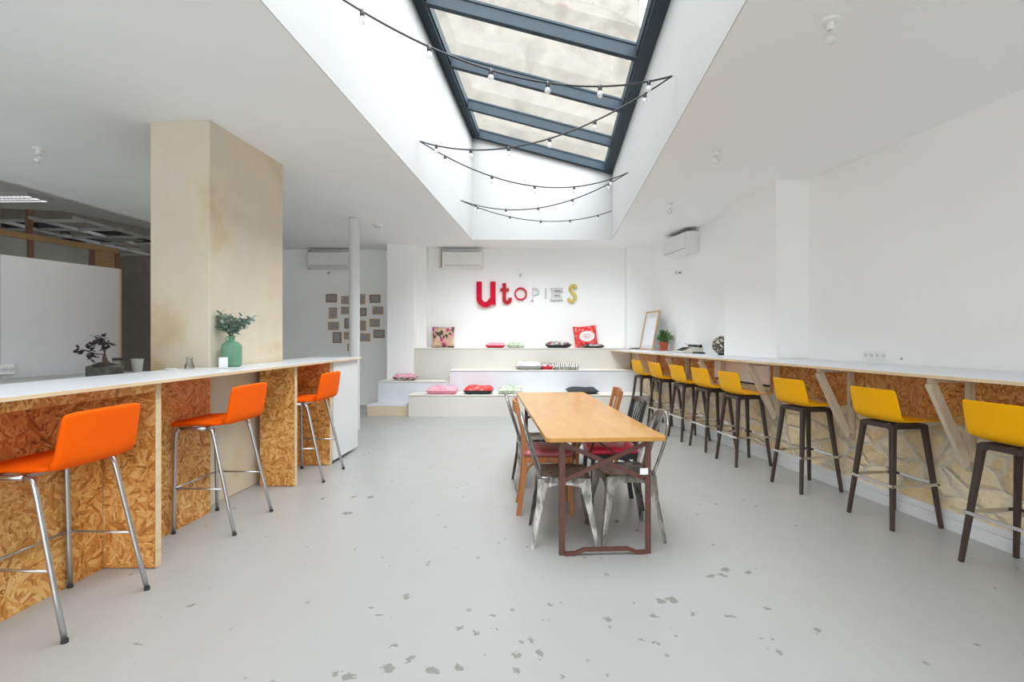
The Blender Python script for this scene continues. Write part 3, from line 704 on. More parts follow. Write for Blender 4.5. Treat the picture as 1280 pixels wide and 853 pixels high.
# ------------------------------------------------------------------ yellow stools
def yellow_stool():
    o = thing('bar_stool', (0, 0, 0), '', 'bar stool', 'yellow plastic bar stools along the wall counter')
    prof = [(.222, .752, .185), (.205, .762, .200), (.15, .766, .208), (.06, .760, .212), (-.03, .754, .214), (-.09, .757, .215), (-.128, .772, .215), (-.152, .800, .216), (-.166, .84, .216), (-.180, .90, .214), (-.194, .96, .211), (-.200, .985, .207), (-.203, .997, .193)]
    rings = []
    N = 12
    pts = spline([(a, w, z) for a, z, w in prof], 3)
    for p in pts:
        w = p.y; ring = []
        for k in range(N + 1):
            u = -1 + 2 * k / N
            seat = max(0, min(1, (p.x + .05) / .2)); back = 1 - max(0, min(1, (p.x + .17) / .10))
            dz = .022 * abs(u) ** 3 * (1 - back) * (1 - .5 * seat)
            dx = .020 * (u * u) * max(back, .35 * (1 - seat))
            ring.append((p.x + dx, w * math.sin(u * math.pi / 2) * .15 + w * u * .85, p.z + dz))
        rings.append(ring)
    MB().loft(rings, cap=False, closed=False).build('seat_shell', M['yellow'], o, smooth=True, solid=.009, subsurf=1)
    tz = .735
    for sx in (-1, 1):
        for sy in (-1, 1):
            a = Vector((sx * .128, sy * .128, tz)); b = Vector((sx * .198, sy * .198, 0.0))
            MB().bar(a, b, .036, .036, up=(1, 0, 0), w2=.025, d2=.025).build('leg', M['dwood'], o, bevel=.004)
    fr = MB()
    for s in (-1, 1):
        fr.box(-.128, .128, s * .13 - .015, s * .13 + .015, .708, .742); fr.box(s * .13 - .015, s * .13 + .015, -.128, .128, .709, .741)
        for q in (-1, 1):
            # curved gussets where rail meets leg
            a = s * .13; 
            fr.prism([(q * .138, .71), (q * .095, .71), (q * .125, .685), (q * .143, .64)], a - .013, a + .013, fn=lambda p, z: (p[0], z, p[1]))
            fr.prism([(q * .138, .71), (q * .095, .71), (q * .125, .685), (q * .143, .64)], a - .013, a + .013, fn=lambda p, z: (z, p[0], p[1]))
    fr.build('seat_frame', M['dwood'], o)
    zf = .31; e = .198 - .07 * zf / tz + .018
    for s in (-1, 1):
        MB().box(-e - .006, e + .006, s * e - .004, s * e + .004, zf - .011, zf + .011).build('footrest_bar', M['chrome2'], o, bevel=.002)
        MB().box(s * e - .004, s * e + .004, -e + .0045, e - .0045, zf - .011, zf + .011).build('footrest_bar', M['chrome2'], o, bevel=.002)
    for sx in (-1, 1):
        for sy in (-1, 1):
            MB().lathe([(.006, 0), (.006, .004)], 10, (sx * .187, sy * (e + .005), zf - .0), M=Matrix.Rotation(R(90), 3, 'X').to_4x4()).build('screw', M['gasket'], o)
    return o
ysx = [(3.39, 3.02, 8), (3.40, 3.91, 8), (3.345, 4.77, 9), (3.31, 5.70, 8), (3.345, 6.40, 8), (3.35, 7.03, 8), (3.35, 7.76, 8), (3.36, 8.50, 8)]
ylab = ['nearest the camera, cut by the right edge', 'second from the camera, in front of the stone wall', 'third from the camera, just right of the pilaster',
        'fourth from the camera, in front of the white boxed panel', 'fifth from the camera, the nearest of the far tight group', 'sixth from the camera, in the middle of the far group',
        'seventh from the camera, one before the benches', 'eighth and farthest, next to the stepped benches']
p0 = yellow_stool()
for i, (u, Y, a) in enumerate(ysx):
    o = p0 if i == 0 else copy_tree(p0)
    o.location = (*W(u, Y), 0); o.rotation_euler = (0, 0, R(a)); o['label'] = 'yellow bar stool, ' + ylab[i]

# ------------------------------------------------------------------ table
TX, TY, TR = .513, 4.567, R(3.5)
TW, TL, TH = .765, 2.65, .75
tb = thing('dining_table', (TX, TY, 0), 'long honey wood trestle table on brown iron folding legs', 'table', rz=TR)
w, l = TW / 2, TL / 2
MB().prism([(-w + .02, -l), (w - .012, -l), (w, -l + .015), (w, l - .02), (w - .02, l), (-w + .02, l), (-w, l - .02), (-w, -l + .03)], TH - .028, TH).build('tabletop', M['table'], tb, bevel=.003)
for s in (-1, 1):
    yy = s * (l - .045); zc = TH - .03
    for q in (-1, 1):
        x = q * .275
        L_ = [(x - .018, yy - .004), (x + .018, yy - .004), (x + .018, yy + .004), (x - .018, yy + .004)]
        w0 = x + q * .018; w1 = x + q * .010; d = -s * .034
        poly = [(x - q * .018, yy), (w0, yy), (w0, yy + d), (w1, yy + d), (w1, yy - s * .008), (x - q * .018, yy - s * .008)]
        MB().prism(poly, 0, zc).build('leg', M['rust'], tb)
    # raised foot rail
    path = [(-.26, .012), (-.20, .012), (-.14, .036), (.14, .036), (.20, .012), (.26, .012)]
    rings = [[(x, yy - .012, z - .011), (x, yy + .012, z - .011), (x, yy + .012, z + .011), (x, yy - .012, z + .011)] for x, z in path]
    MB().loft(rings).build('foot_rail', M['rust'], tb)
    k = -s * .010
    MB().bar((-.265, yy + k, .47), (.265, yy + k, .70), .006, .028, up=(0, 0, 1)).build('cross_brace', M['rust'], tb)
    MB().bar((-.265, yy + 2 * k, .70), (.265, yy + 2 * k, .47), .006, .028, up=(0, 0, 1)).build('cross_brace', M['rust'], tb)
    MB().box(-.29, .29, yy - .018, yy + .018, zc - .004, zc + .002).build('fixing_plate', M['rust'], tb)
    MB().tube([(.10, yy - s * .02, .61), (.02, yy - s * .25, .66), (0, yy - s * .48, zc)], .007, 8).build('folding_stay', M['rust'], tb, smooth=True)
    MB().tube([(-.10, yy - s * .02, .61), (-.02, yy - s * .25, .66), (0, yy - s * .48, zc)], .007, 8).build('folding_stay', M['rust'], tb, smooth=True)
tg = MB().box(.22, .272, -l + .036, -l + .0395, .505, .545).build('maker_tag', M['paper'], tb); tg['label'] = 'small white paper tag on the iron leg'

# ------------------------------------------------------------------ chairs
def metal_chair():
    o = thing('metal_chair', (0, 0, 0), '', 'chair', 'galvanised metal chairs at the table')
    sm = MB(); n = 10; rings = []
    # dished seat with rolled rim
    def outline(h, z, r=.05):
        pts = []
        for cx, cy, a0 in ((h - r, h - r, 0), (-h + r, h - r, 90), (-h + r, -h + r, 180), (h - r, -h + r, 270)):
            pts += [(x * 1.0, y, z) for x, y in arc(cx, cy, r, a0, a0 + 90, 5)]
        return pts
    sm.loft([outline(.172, .405), outline(.176, .44), outline(.180, .450), outline(.174, .456), outline(.160, .452), outline(.10, .447, .04), outline(.03, .445, .02)], cap=False)
    ol = outline(.03, .445, .02); sm.add(ol, [tuple(range(len(ol)))])
    sm.build('seat', M['tolix'], o, smooth=True, auto=50)
    ap = MB()
    # arched aprons
    prof = [(-.172, .445), (.172, .445), (.172, .36)] + [(.135 * math.cos(t), .30 + .10 * math.sin(t)) for t in [math.pi * k / 10 for k in range(0, 11)]] + [(-.172, .36)]
    prof = [(-.172, .442), (.172, .442), (.180, .30), (.158, .30), (.148, .335), (.128, .366), (.10, .386), (.06, .398), (0, .402), (-.06, .398), (-.10, .386), (-.128, .366), (-.148, .335), (-.158, .30), (-.180, .30)]
    for s in (-1, 1):
        ap.prism(prof, .166, .170, fn=lambda p, z, s=s: (p[0], s * (z + (.442 - p[1]) * .09), p[1]))
        ap.prism(prof, .166, .170, fn=lambda p, z, s=s: (s * (z + (.442 - p[1]) * .09), p[0], p[1]))
    ap.build('apron', M['tolix'], o)
    for sx in (-1, 1):
        for sy in (-1, 1):
            rings = []
            for z, c, wd in ((.44, .150, .044), (.37, .154, .040), (.29, .166, .032), (.18, .186, .024), (.09, .202, .019), (.0, .214, .016)):
                cx, cy = sx * c, sy * c; k = wd
                rings.append([(cx + sx * k * .5, cy + sy * k * .5, z), (cx - sx * k * .1, cy + sy * k * .55, z), (cx - sx * k, cy + sy * k * .45, z), (cx - sx * k * .85, cy + sy * k * .2, z), (cx - sx * k * .1, cy - sy * k * .1, z), (cx + sx * k * .2, cy - sy * k * .85, z), (cx + sx * k * .45, cy - sy * k, z), (cx + sx * k * .55, cy - sy * k * .1, z)])
            MB().loft(rings).build('leg', M['tolix'], o, smooth=True, auto=50)
    hp = spline([(-.155, -.150, .44), (-.195, -.163, .56), (-.235, -.165, .68), (-.268, -.135, .79), (-.285, -.06, .845), (-.288, 0, .853), (-.285, .06, .845), (-.268, .135, .79), (-.235, .165, .68), (-.195, .163, .56), (-.155, .150, .44)], 5)
    MB().tube(hp, .0105, 10).build('back_hoop', M['tolix'], o, smooth=True)
    rings = []
    for x, z, w_ in ((-.150, .445, .040), (-.185, .56, .045), (-.225, .68, .050), (-.262, .78, .055), (-.283, .846, .058)):
        rings.append([(x + .010, -w_, z), (x + .003, -w_ * .8, z), (x, 0, z), (x + .003, w_ * .8, z), (x + .010, w_, z), (x + .007, w_ * .8, z), (x - .003 + .006, 0, z), (x + .007, -w_ * .8, z)])
    MB().loft(rings).build('back_splat', M['tolix'], o, smooth=True, auto=60)
    return o
mc = metal_chair()
for i, (x, y, a, lab) in enumerate([(.345, 3.60, 0, 'galvanised metal chair at the near left corner of the table'),
                                    (.785, 3.66, 187, 'galvanised metal chair at the near right corner of the table'),
                                    (.225, 4.83, 2, 'galvanised metal chair farther along the left side of the table, behind the wooden chair')]):
    o = mc if i == 0 else copy_tree(mc)
    o.location = (x, y, 0); o.rotation_euler = (0, 0, R(a)); o['label'] = lab

def wood_chair(loc, rz, label, mw, ms, back, group=None):
    o = thing('wooden_chair', (*loc, 0), label, 'chair', group, rz=R(rz))
    zt3 = .455
    # seat pad, rounded trapezoid
    def outl(k, z):
        pts = []
        for cx, cy, a0 in ((.15, .15, 0), (-.15, .13, 90), (-.15, -.13, 180), (.15, -.15, 270)):
            pts += [((x) * k, y * k, z) for x, y in arc(cx, cy, .05, a0, a0 + 90, 5)]
        return pts
    MB().loft([outl(.96, zt3), outl(1.0, zt3 + .012), outl(1.0, zt3 + .025), outl(.93, zt3 + .042), outl(.6, zt3 + .050), outl(.1, zt3 + .050)]).build('seat', ms, o, smooth=True, auto=60)
    fr = MB().loft([outl(.97, zt3 - .045), outl(.97, zt3 - .001)]); fr.build('seat_frame', mw, o)
    for s in (-1, 1):
        MB().bar((.165, s * .165, zt3 - .002), (.185, s * .185, 0), .034, .034, up=(1, 0, 0), w2=.026, d2=.026).build('leg', mw, o, bevel=.003)
        q = spline([(-.225, s * .16, 0), (-.19, s * .155, .25), (-.175, s * .150, .46), (-.195, s * .155, .65), (-.245, s * .168, .86)], 4)
        rings = []
        for p in q:
            a = .019 if p.z < .5 else .016
            rings.append([p + Vector((-a, -.013, 0)), p + Vector((a, -.013, 0)), p + Vector((a, .013, 0)), p + Vector((-a, .013, 0))])
        MB().loft(rings).build('leg', mw, o, bevel=.003)
        # curved corner braces
        MB().tube(spline([(.175, s * .175, .30), (.13, s * .175, .385), (.05, s * .17, .415)], 5), .009, 8).build('corner_brace', mw, o, smooth=True)
        MB().tube(spline([(-.185, s * .155, .30), (-.13, s * .16, .385), (-.05, s * .165, .415)], 5), .009, 8).build('corner_brace', mw, o, smooth=True)
    if back == 'slat':
        q = spline([(-.237, -.175, .83), (-.262, 0, .835), (-.237, .175, .83)], 5)
        rings = [[p + Vector((-.010, 0, -.045)), p + Vector((.010, 0, -.045)), p + Vector((.008, 0, .045)), p + Vector((-.012, 0, .045))] for p in q]
        MB().loft(rings).build('top_rail', mw, o, bevel=.004)
        MB().bar((-.183, -.15, .56), (-.183, .15, .56), .02, .04).build('lower_rail', mw, o, bevel=.003)
        for y in (-.045, .045): MB().bar((-.183, y, .575), (-.245, y, .80), .032, .010, up=(1, 0, 0)).build('slat', mw, o)
    else:
        q = spline([(-.240, -.185, .855), (-.262, 0, .865), (-.240, .185, .855)], 5)
        rings = [[p + Vector((-.011, 0, -.020)), p + Vector((.011, 0, -.020)), p + Vector((.010, 0, .020)), p + Vector((-.012, 0, .020))] for p in q]
        MB().loft(rings).build('top_rail', mw, o, bevel=.005)
        MB().bar((-.180, -.15, .53), (-.180, .15, .53), .02, .03).build('lower_rail', mw, o, bevel=.003)
        for y in (-.10, -.05, .0, .05, .10): MB().tube([(-.180, y, .54), (-.205, y * 1.05, .68), (-.250, y * 1.1, .845)], .006, 8).build('spindle', mw, o, smooth=True)
    return o
wood_chair((.275, 4.17), 0, 'orange-brown wooden chair with a dusty red seat, on the left of the table', M['chairw'], M['pinkseat'], 'slat')
wood_chair((.79, 5.08), 180, 'orange-brown wooden chair on the far right side of the table', M['chairw'], M['pinkseat2'], 'slat')
wood_chair((.80, 4.27), 182, 'black spindle-back wooden chair with a bright red seat, on the right of the table', M['blackw'], M['pinkseat2'], 'spindle')

# ------------------------------------------------------------------ cushions
def cushion(px, Y, z, w, d, t, mat, label, rz=0, lean=None, under=None):
    X = (px - 640) / F * Y
    o = thing('cushion', (X, Y, z), label, 'cushion', 'cushions on the stepped benches', rz=R(rz))
    n = 14
    def surf(sg):
        rings = []
        for i in range(n + 1):
            u = -1 + 2 * i / n; ring = []
            for j in range(n + 1):
                v = -1 + 2 * j / n
                x = u * w / 2 * (1 - .07 * (1 - v * v)); y = v * d / 2 * (1 - .07 * (1 - u * u))
                h = ((1 - u ** 6) * (1 - v ** 6)) ** .5 * t / 2
                h *= 1 + .12 * math.sin(u * 5 + v * 3 + Y * 7)
                ring.append((x, y, sg * h))
            rings.append(ring)
        return rings
    Mx = Matrix.Translation((0, 0, t * .48))
    if lean is not None: Mx = Matrix.Translation((0, 0, d / 2 * .97)) @ Matrix.Rotation(R(90 - lean), 4, 'X')
    a = MB().loft([[Mx @ Vector(p) for p in r] for r in surf(1)], cap=False, closed=False)
    a.build('cover_top', mat, o, smooth=True)
    b = MB().loft([[Mx @ Vector(p) for p in r] for r in surf(-1)], cap=False, closed=False)
    b.build('cover_underside', under or mat, o, smooth=True)
    edge = []
    for u, v in [(-1 + 2 * i / n, -1) for i in range(n)] + [(1, -1 + 2 * i / n) for i in range(n)] + [(1 - 2 * i / n, 1) for i in range(n)] + [(-1, 1 - 2 * i / n) for i in range(n + 1)]:
        edge.append(Mx @ Vector((u * w / 2 * (1 - .07 * (1 - v * v)), v * d / 2 * (1 - .07 * (1 - u * u)), 0)))
    MB().tube(edge, .004, 6).build('piping', under or mat, o, smooth=True)
    return o, Mx
zU, zM, zL, zB = 1.162, .771, .375, .569
cushion(554, 10.30, zU, .44, .42, .13, M['c_floral'], 'square beige and rose printed cushion propped upright at the left end of the top bench', lean=8)
ro, Mx = cushion(733, 10.30, zU, .46, .42, .12, M['c_redfl'], 'red printed cushion with a white oval propped upright at the right of the top bench', lean=10, rz=0)
ro.rotation_euler = (0, R(-5), 0); ro.location.z += .02
ov = MB(); N = 32
def bulge(x, y, w_=.46, d_=.42, t_=.12):
    u = x / (w_ / 2 * .95); v = y / (d_ / 2 * .95)
    return max(0, (1 - u ** 6) * (1 - v ** 6)) ** .5 * t_ / 2 * (1 + .12 * math.sin(u * 5 + v * 3 + 10.30 * 7))
ov.loft([[Mx @ Vector((.15 * q * math.cos(2 * math.pi * k / N) + .02, .105 * q * math.sin(2 * math.pi * k / N) - .01, bulge(.15 * q * math.cos(2 * math.pi * k / N) + .02, .105 * q * math.sin(2 * math.pi * k / N) - .01) + dz)) for k in range(N)]
         for q, dz in ((1, -.002), (1, .004), (.8, .005), (.6, .005), (.4, .005), (.2, .005), (.02, .005))], cap=False)
po = ov.build('oval_patch', M['c_white'], ro, smooth=True, auto=60); po['label'] = 'white oval patch'
sc = MB()
for zz, ww in ((.03, .07), (0, .09), (-.03, .06)):
    pts = [(.02 + x, -.01 + zz + .007 * math.sin(x * 160)) for x in [-ww + 2 * ww * k / 24 for k in range(25)]]
    sc.tube([Mx @ Vector((x, y, bulge(x, y) + .007)) for x, y in pts], .003, 5)
sc.build('red_script', M['c_red'], ro)
cushion(619.5, 10.15, zU, .39, .36, .10, M['c_pink'], 'pale pink and red cushion lying at the middle of the top bench', under=M['c_red'])
cushion(645, 10.16, zU, .37, .36, .10, M['c_green'], 'white and green cushion lying beside the pink one on the top bench')
cushion(697.5, 10.12, zU, .50, .38, .12, M['c_dark'], 'dark patterned cushion lying alone on the top bench', under=M['c_black'])
cushion(742, 10.08, zU, .40, .26, .07, M['c_dark'], 'dark patterned cushion lying in front of the upright red one', under=M['c_black'])
cushion(661, 9.70, zM, .48, .38, .14, M['c_grey'], 'grey and white cushion lying on the middle bench', under=M['c_greyd'])
cushion(683, 9.74, zM, .22, .32, .12, M['c_dark'], 'small dark red and black cushion between the grey and striped ones', under=M['c_red'])
cushion(707, 9.68, zM, .50, .36, .12, M['c_zebra'], 'black and white striped cushion lying on the middle bench')
cushion(506.5, 9.68, zB, .44, .22, .12, M['c_pinkfl'], 'pink and grey cushion lying on the white block at the foot of the pillar', under=M['c_dark'])
cushion(553.5, 9.2, zL, .53, .38, .13, M['c_pinkfl'], 'pink patterned cushion at the left of the lowest bench', under=M['c_pink'])
cushion(598.5, 9.2, zL, .52, .38, .14, M['c_redfl'], 'bright red patterned cushion with a dark underside on the lowest bench', under=M['c_black'])
cushion(638, 9.22, zL, .42, .36, .13, M['c_green'], 'green printed cushion on the lowest bench behind the table end')
cushion(727.5, 9.2, zL, .56, .38, .11, M['c_black'], 'black cushion on the lowest bench behind the table')

# ------------------------------------------------------------------ letters on the back wall
def WL(px, py): return ((px - 640) / F * YB, H + (HZ - py) / F * YB)
def letter(name, cx, cy, label, group='letters on the back wall'):
    x, z = WL(cx, cy)
    return thing('letter_' + name, (x, YB, z), label, 'letter', group)
U_ = YB / F
def stroke(o, pts, w, d0, d1, mat, name='face', ends=None):
    pts = [Vector((p[0] * U_, p[1] * U_)) for p in pts]; w *= U_ / 2
    L = []; Rr = []
    for i, p in enumerate(pts):
        t = (pts[min(i + 1, len(pts) - 1)] - pts[max(i - 1, 0)]).normalized(); n = Vector((-t.y, t.x))
        ww = w if ends is None else w * (ends[0] + (ends[1] - ends[0]) * i / (len(pts) - 1))
        L.append(p + n * ww); Rr.append(p - n * ww)
    rings = [[(L[i].x, -d1, L[i].y), (Rr[i].x, -d1, Rr[i].y), (Rr[i].x, -d0, Rr[i].y), (L[i].x, -d0, L[i].y)] for i in range(len(pts))]
    return MB().loft(rings)
o = letter('u', 607.7, 367, 'big bold red letter u, first of the word on the back wall')
m_ = MB()
for s_ in (stroke(o, [(-8.6, 14.4), (-8.6, -6)] + arc(-.4, -6, 8.2, 180, 270, 8)[1:] + [(3, -13.2), (7, -8)], 6.6, 0, .07, None),
           stroke(o, [(8.6, 14.4), (8.6, -14.2)], 6.6, 0, .0702, None)): m_.add(s_.v, s_.f)
m_.build('face', M['red'], o)
o = letter('t', 631.5, 367.5, 'red letter t, second of the word on the back wall')
m_ = MB()
for s_ in (stroke(o, [(-1.2, 13), (-1.2, -7)] + arc(2.8, -7, 4.0, 180, 285, 7)[1:] + [(6, -8.5), (6, -5)], 4.6, 0, .05, None), stroke(o, [(-6.2, 4.8), (4.8, 4.8)], 3.6, 0, .0502, None)): m_.add(s_.v, s_.f)
m_.build('face', M['red2'], o)
o = letter('o', 650.8, 367.7, 'thin red ring letter O, third of the word on the back wall')
stroke(o, arc(0, 0, 7.0, 0, 360, 36), 1.7, 0, .05, None).build('face', M['red'], o)
o = letter('p', 668.5, 368, 'small white letter P with grey edges on the back wall')
m_ = MB()
for s_ in (stroke(o, [(-3, 7.5), (-3, -7.5)], 1.6, 0, .04, None), stroke(o, [(-3, 6.8), (1, 6.8)] + arc(.8, 3.2, 3.6, 90, -90, 8)[1:] + [(-3, -.4)], 1.5, 0, .0402, None)): m_.add(s_.v, s_.f)
m_.build('face', [M['white']], o)
m_ = stroke(o, [(-2.2, 7.7), (1, 7.7)] + arc(.8, 3.2, 4.5, 90, -70, 8)[1:], .5, .001, .02, None); m_.build('edge', M['greyline'], o)
stroke(o, [(-5, -8.2), (-1.5, -8.2)], .8, .001, .02, None).build('foot', M['greyline'], o)
o = letter('i', 681.7, 367, 'small white letter I with a grey edge on the back wall')
stroke(o, [(0, 6.5), (0, -6.5)], 1.8, 0, .04, None).build('face', M['white'], o)
stroke(o, [(1.1, 6.5), (1.1, -6.5)], .5, .001, .02, None).build('edge', M['greyline'], o)
o = letter('e', 695.5, 368, 'wide white slab letter E outlined in grey on the back wall')
m_ = MB(); e_ = MB()
for s_ in (stroke(o, [(-4, 7), (-4, -7)], 2.6, 0, .04, None), stroke(o, [(-7.5, 6), (6.5, 6)], 2.0, 0, .0402, None), stroke(o, [(-7.5, -6), (7, -6)], 2.0, 0, .0402, None),
           stroke(o, [(-4, .2), (3, .2)], 1.8, 0, .0402, None), stroke(o, [(6.2, 6), (6.2, 3.2)], 1.6, 0, .0404, None), stroke(o, [(6.5, -6), (6.5, -2.8)], 1.6, 0, .0404, None), stroke(o, [(3.4, 2), (3.4, -1.8)], 1.2, .002, .0404, None)): m_.add(s_.v, s_.f)
m_.build('face', M['white'], o)
for s_ in (stroke(o, [(-7.8, 7.3), (7, 7.3)], .5, .001, .042, None), stroke(o, [(-7.8, -7.4), (7.6, -7.4)], .8, .001, .042, None), stroke(o, [(-2.4, 4.6), (4.5, 4.6)], .5, .001, .042, None),
           stroke(o, [(-2.4, -4.7), (5.4, -4.7)], .4, .001, .042, None), stroke(o, [(-2.4, 1.4), (2.6, 1.4), (4.4, 2.6), (4.4, -2.4), (2.6, -1), (-2.4, -1)], .5, .001, .042, None), stroke(o, [(-5.6, 5), (-5.6, -5)], .4, .001, .042, None),
           stroke(o, [(7.2, 7), (7.2, 2.8), (5.2, 2.8)], .5, .001, .042, None)): e_.add(s_.v, s_.f)
e_.build('outline', M['greyline'], o)
o = letter('s', 715.5, 367.3, 'gold letter S, last of the word on the back wall')
sp2 = [(p.x, p.y) for p in spline([(4.2, 6.2, 0), (2.6, 9.6, 0), (-1.2, 9.2, 0), (-3.0, 5.6, 0), (-.8, 1.6, 0), (2.6, -1.6, 0), (3.2, -6.0, 0), (.4, -9.4, 0), (-3.8, -8.8, 0), (-5.0, -5.8, 0)], 6)]
stroke(o, sp2, 3.6, 0, .05, None).build('face', M['gold'], o)

# ------------------------------------------------------------------ air conditioners
def aircon(loc, rz, w, h, label, d=.2, side='acg'):
    o = thing('air_conditioner', loc, label, 'air conditioner', 'wall mounted air conditioners', rz=rz)
    prof = [(0, 0), (-.06, -.0), (-d + .01, .05), (-d, .07), (-d, h - .02), (-d + .02, h), (0, h)]
    MB().prism(prof, -w / 2, w / 2, fn=lambda p, z: (z, p[0], p[1])).build('body', M['acw'], o, bevel=.006)
    MB().box(-w / 2 + .01, w / 2 - .01, -d - .010, -d - .001, .075, h - .012).build('front_panel', M['acw'], o, bevel=.004)
    MB().bar((-w / 2 + .05, -d + .055, .034), (w / 2 - .05, -d + .055, .034), .085, .006, up=(0, .35, 1)).build('louvre', M['acw'], o)
    MB().bar((-w / 2 + .05, -d + .008, .064), (w / 2 - .05, -d + .008, .064), .012, .008).build('air_slot', M['vent'], o)
    MB().box(-w / 2 + .03, w / 2 - .03, -d + .03, -.02, h + .0005, h + .004).build('top_grille', M['vent'], o)
    return o
def wallz(px, py, Y): return ((px - 640) / F * Y, Y, H + (HZ - py) / F * Y)
x, y, z = wallz(579, 337.5, YB); aircon((x, YB - .0005, z), 0, .80, .33, 'white air conditioner on the back wall left of the red letters')
bk = MB().box(x - .47, x - .425, YB - .17, YB - .001, z + .04, z + .39).build('conduit_box', M['acg']); tag(bk, 'narrow cream conduit box beside the air conditioner on the back wall', 'conduit box')
x, y, z = wallz(413, 337.5, YR); aircon((x + .03, YR - .0005, z), 0, .80, .33, 'white air conditioner in the dim recess behind the white pole')
bk = MB().box(x - .41, x - .375, YR - .17, YR - .001, z - .0, z + .37).build('conduit_box', M['acg']); tag(bk, 'narrow cream conduit box beside the air conditioner in the recess', 'conduit box')
Ya = 8.75
aircon((*W(UW - .004, Ya), 2.74), -R(90) + ang, .86, .33, 'white air conditioner high on the right wall', d=.22)
def wall_lamp(loc, rz, lab):
    o = thing('wall_fitting', loc, lab, 'wall fitting', rz=rz)
    Rx = Matrix.Rotation(R(90), 3, 'X').to_4x4()
    MB().lathe([(.035, 0), (.035, .012), (.02, .02), (.0, .02)], 16, (0, 0, 0), M=Rx).build('base_plate', M['acw'], o, smooth=True, auto=40)
    MB().lathe([(.016, .02), (.018, .05), (.016, .055)], 12, (0, 0, 0), M=Rx).build('holder', M['vent'], o, smooth=True, auto=40)
    MB().lathe([(.012, .055), (.028, .075), (.030, .095), (.016, .112), (.001, .116)], 14, (0, 0, 0), M=Rx).build('bulb', M['bulb'], o, smooth=True)
wall_lamp(wallz(650.5, 345, YB), 0, 'small bare bulb fitting on the back wall above the red ring letter')
wall_lamp(wallz(412.5, 342, YR), 0, 'small bare bulb fitting below the air conditioner in the recess')
Yw = F * UW / (852 - 640 + 89); wall_lamp((*W(UW, Yw), H + (HZ - 341) / F * Yw), -R(90) + ang, 'small bare bulb fitting below the air conditioner on the right wall')

# ------------------------------------------------------------------ ceiling fittings
def ceil_bulb(px, py, lab):
    Y = F * (C - H - .07) / (HZ - py); X = (px - 640) / F * Y
    o = thing('ceiling_bulb', (X, Y, C), lab, 'ceiling light', 'bare bulbs on the ceiling')
    MB().lathe([(.045, 0), (.045, -.014), (.03, -.02), (.0, -.02)], 20).build('rose', M['acw'], o, smooth=True, auto=40)
    MB().lathe([(.019, -.02), (.021, -.055), (.018, -.06)], 16).build('holder', M['acw'], o, smooth=True, auto=40)
    MB().lathe([(.013, -.06), (.018, -.075), (.029, -.095), (.031, -.112), (.022, -.132), (.001, -.140)], 18).build('bulb', M['bulb'], o, smooth=True)
    MB().tube([(-.006, 0, -.06), (-.008, 0, -.1), (0, 0, -.11), (.008, 0, -.1), (.006, 0, -.06)], .0015, 5).build('filament', M['gold'], o)
ceil_bulb(1038, 40, 'bare bulb on the ceiling at the upper right, nearest the camera')
ceil_bulb(895, 196, 'bare bulb on the ceiling right of the roof opening, above the pilaster')
ceil_bulb(837, 261, 'bare bulb on the ceiling near the right air conditioner')
ceil_bulb(48, 195, 'bare bulb on the ceiling left of the concrete column')
Yd = F * 1.76 / (HZ - 281); o = thing('smoke_detector', ((472 - 640) / F * Yd, Yd, C), 'flat round white smoke detector on the ceiling beside the pole', 'smoke detector')
MB().lathe([(.085, 0), (.085, -.02), (.07, -.032), (.0, -.036)], 28).build('base', M['acw'], o, smooth=True, auto=40)
MB().lathe([(.05, -.032), (.045, -.048), (.0, -.05)], 24).build('sensor', M['acg'], o, smooth=True, auto=40)
Yh = F * 1.76 / (HZ - 292)
o = MB().box((793 - 640) / F * Yh, (832 - 640) / F * Yh, Yh - .2, Yh + .25, C - .004, C - .0005).build('ceiling_hatch', M['ceil'], bevel=.001); tag(o, 'flat white access hatch in the ceiling by the right air conditioner', 'ceiling hatch')

# ------------------------------------------------------------------ string lights
sl = thing('string_light', (0, 0, 0), 'black festoon string light with clear bulbs zigzagging across the roof opening', 'string light')
hooks = [Vector((*SL(3.42, .006), 3.67)), Vector((*SR(4.35, -.006), 3.56)), Vector((*SL(5.75, .006), 3.54)), Vector((*SR(7.07, -.006), 3.61)), Vector((*SL(8.17, .006), 3.52)), Vector((*SR(9.19, -.006), 3.60))]
sags = [.30, .30, .34, .30, .25]; nb = [6, 6, 5, 5, 5]
ins = [Vector((.03, 0, 0)), Vector((-.03, 0, 0))] * 3
for i, h in enumerate(hooks):
    s = 1 if i % 2 == 0 else -1
    MB().tube([h, h + Vector((s * .03, 0, 0)), h + Vector((s * .035, 0, .012))], .003, 6).build('hook', M['hookm'], sl)
for i in range(5):
    a = hooks[i] + ins[i]; b = hooks[i + 1] + ins[i + 1]
    cur = lambda t: a.lerp(b, t) - Vector((0, 0, 4 * sags[i] * t * (1 - t)))
    MB().tube([cur(k / 30) for k in range(31)], .0075, 7).build('cord', M['black'], sl, smooth=True)
    for k in range(nb[i]):
        t = (k + .5) / nb[i]; p = cur(t)
        MB().lathe([(.011, .010), (.015, .004), (.016, -.030), (.013, -.036)], 12, p).build('lamp_socket', M['black'], sl, smooth=True, auto=50)
        MB().lathe([(.012, -.034), (.020, -.046), (.0245, -.062), (.020, -.078), (.010, -.087), (.001, -.089)], 14, p).build('bulb', M['bulb'], sl, smooth=True)

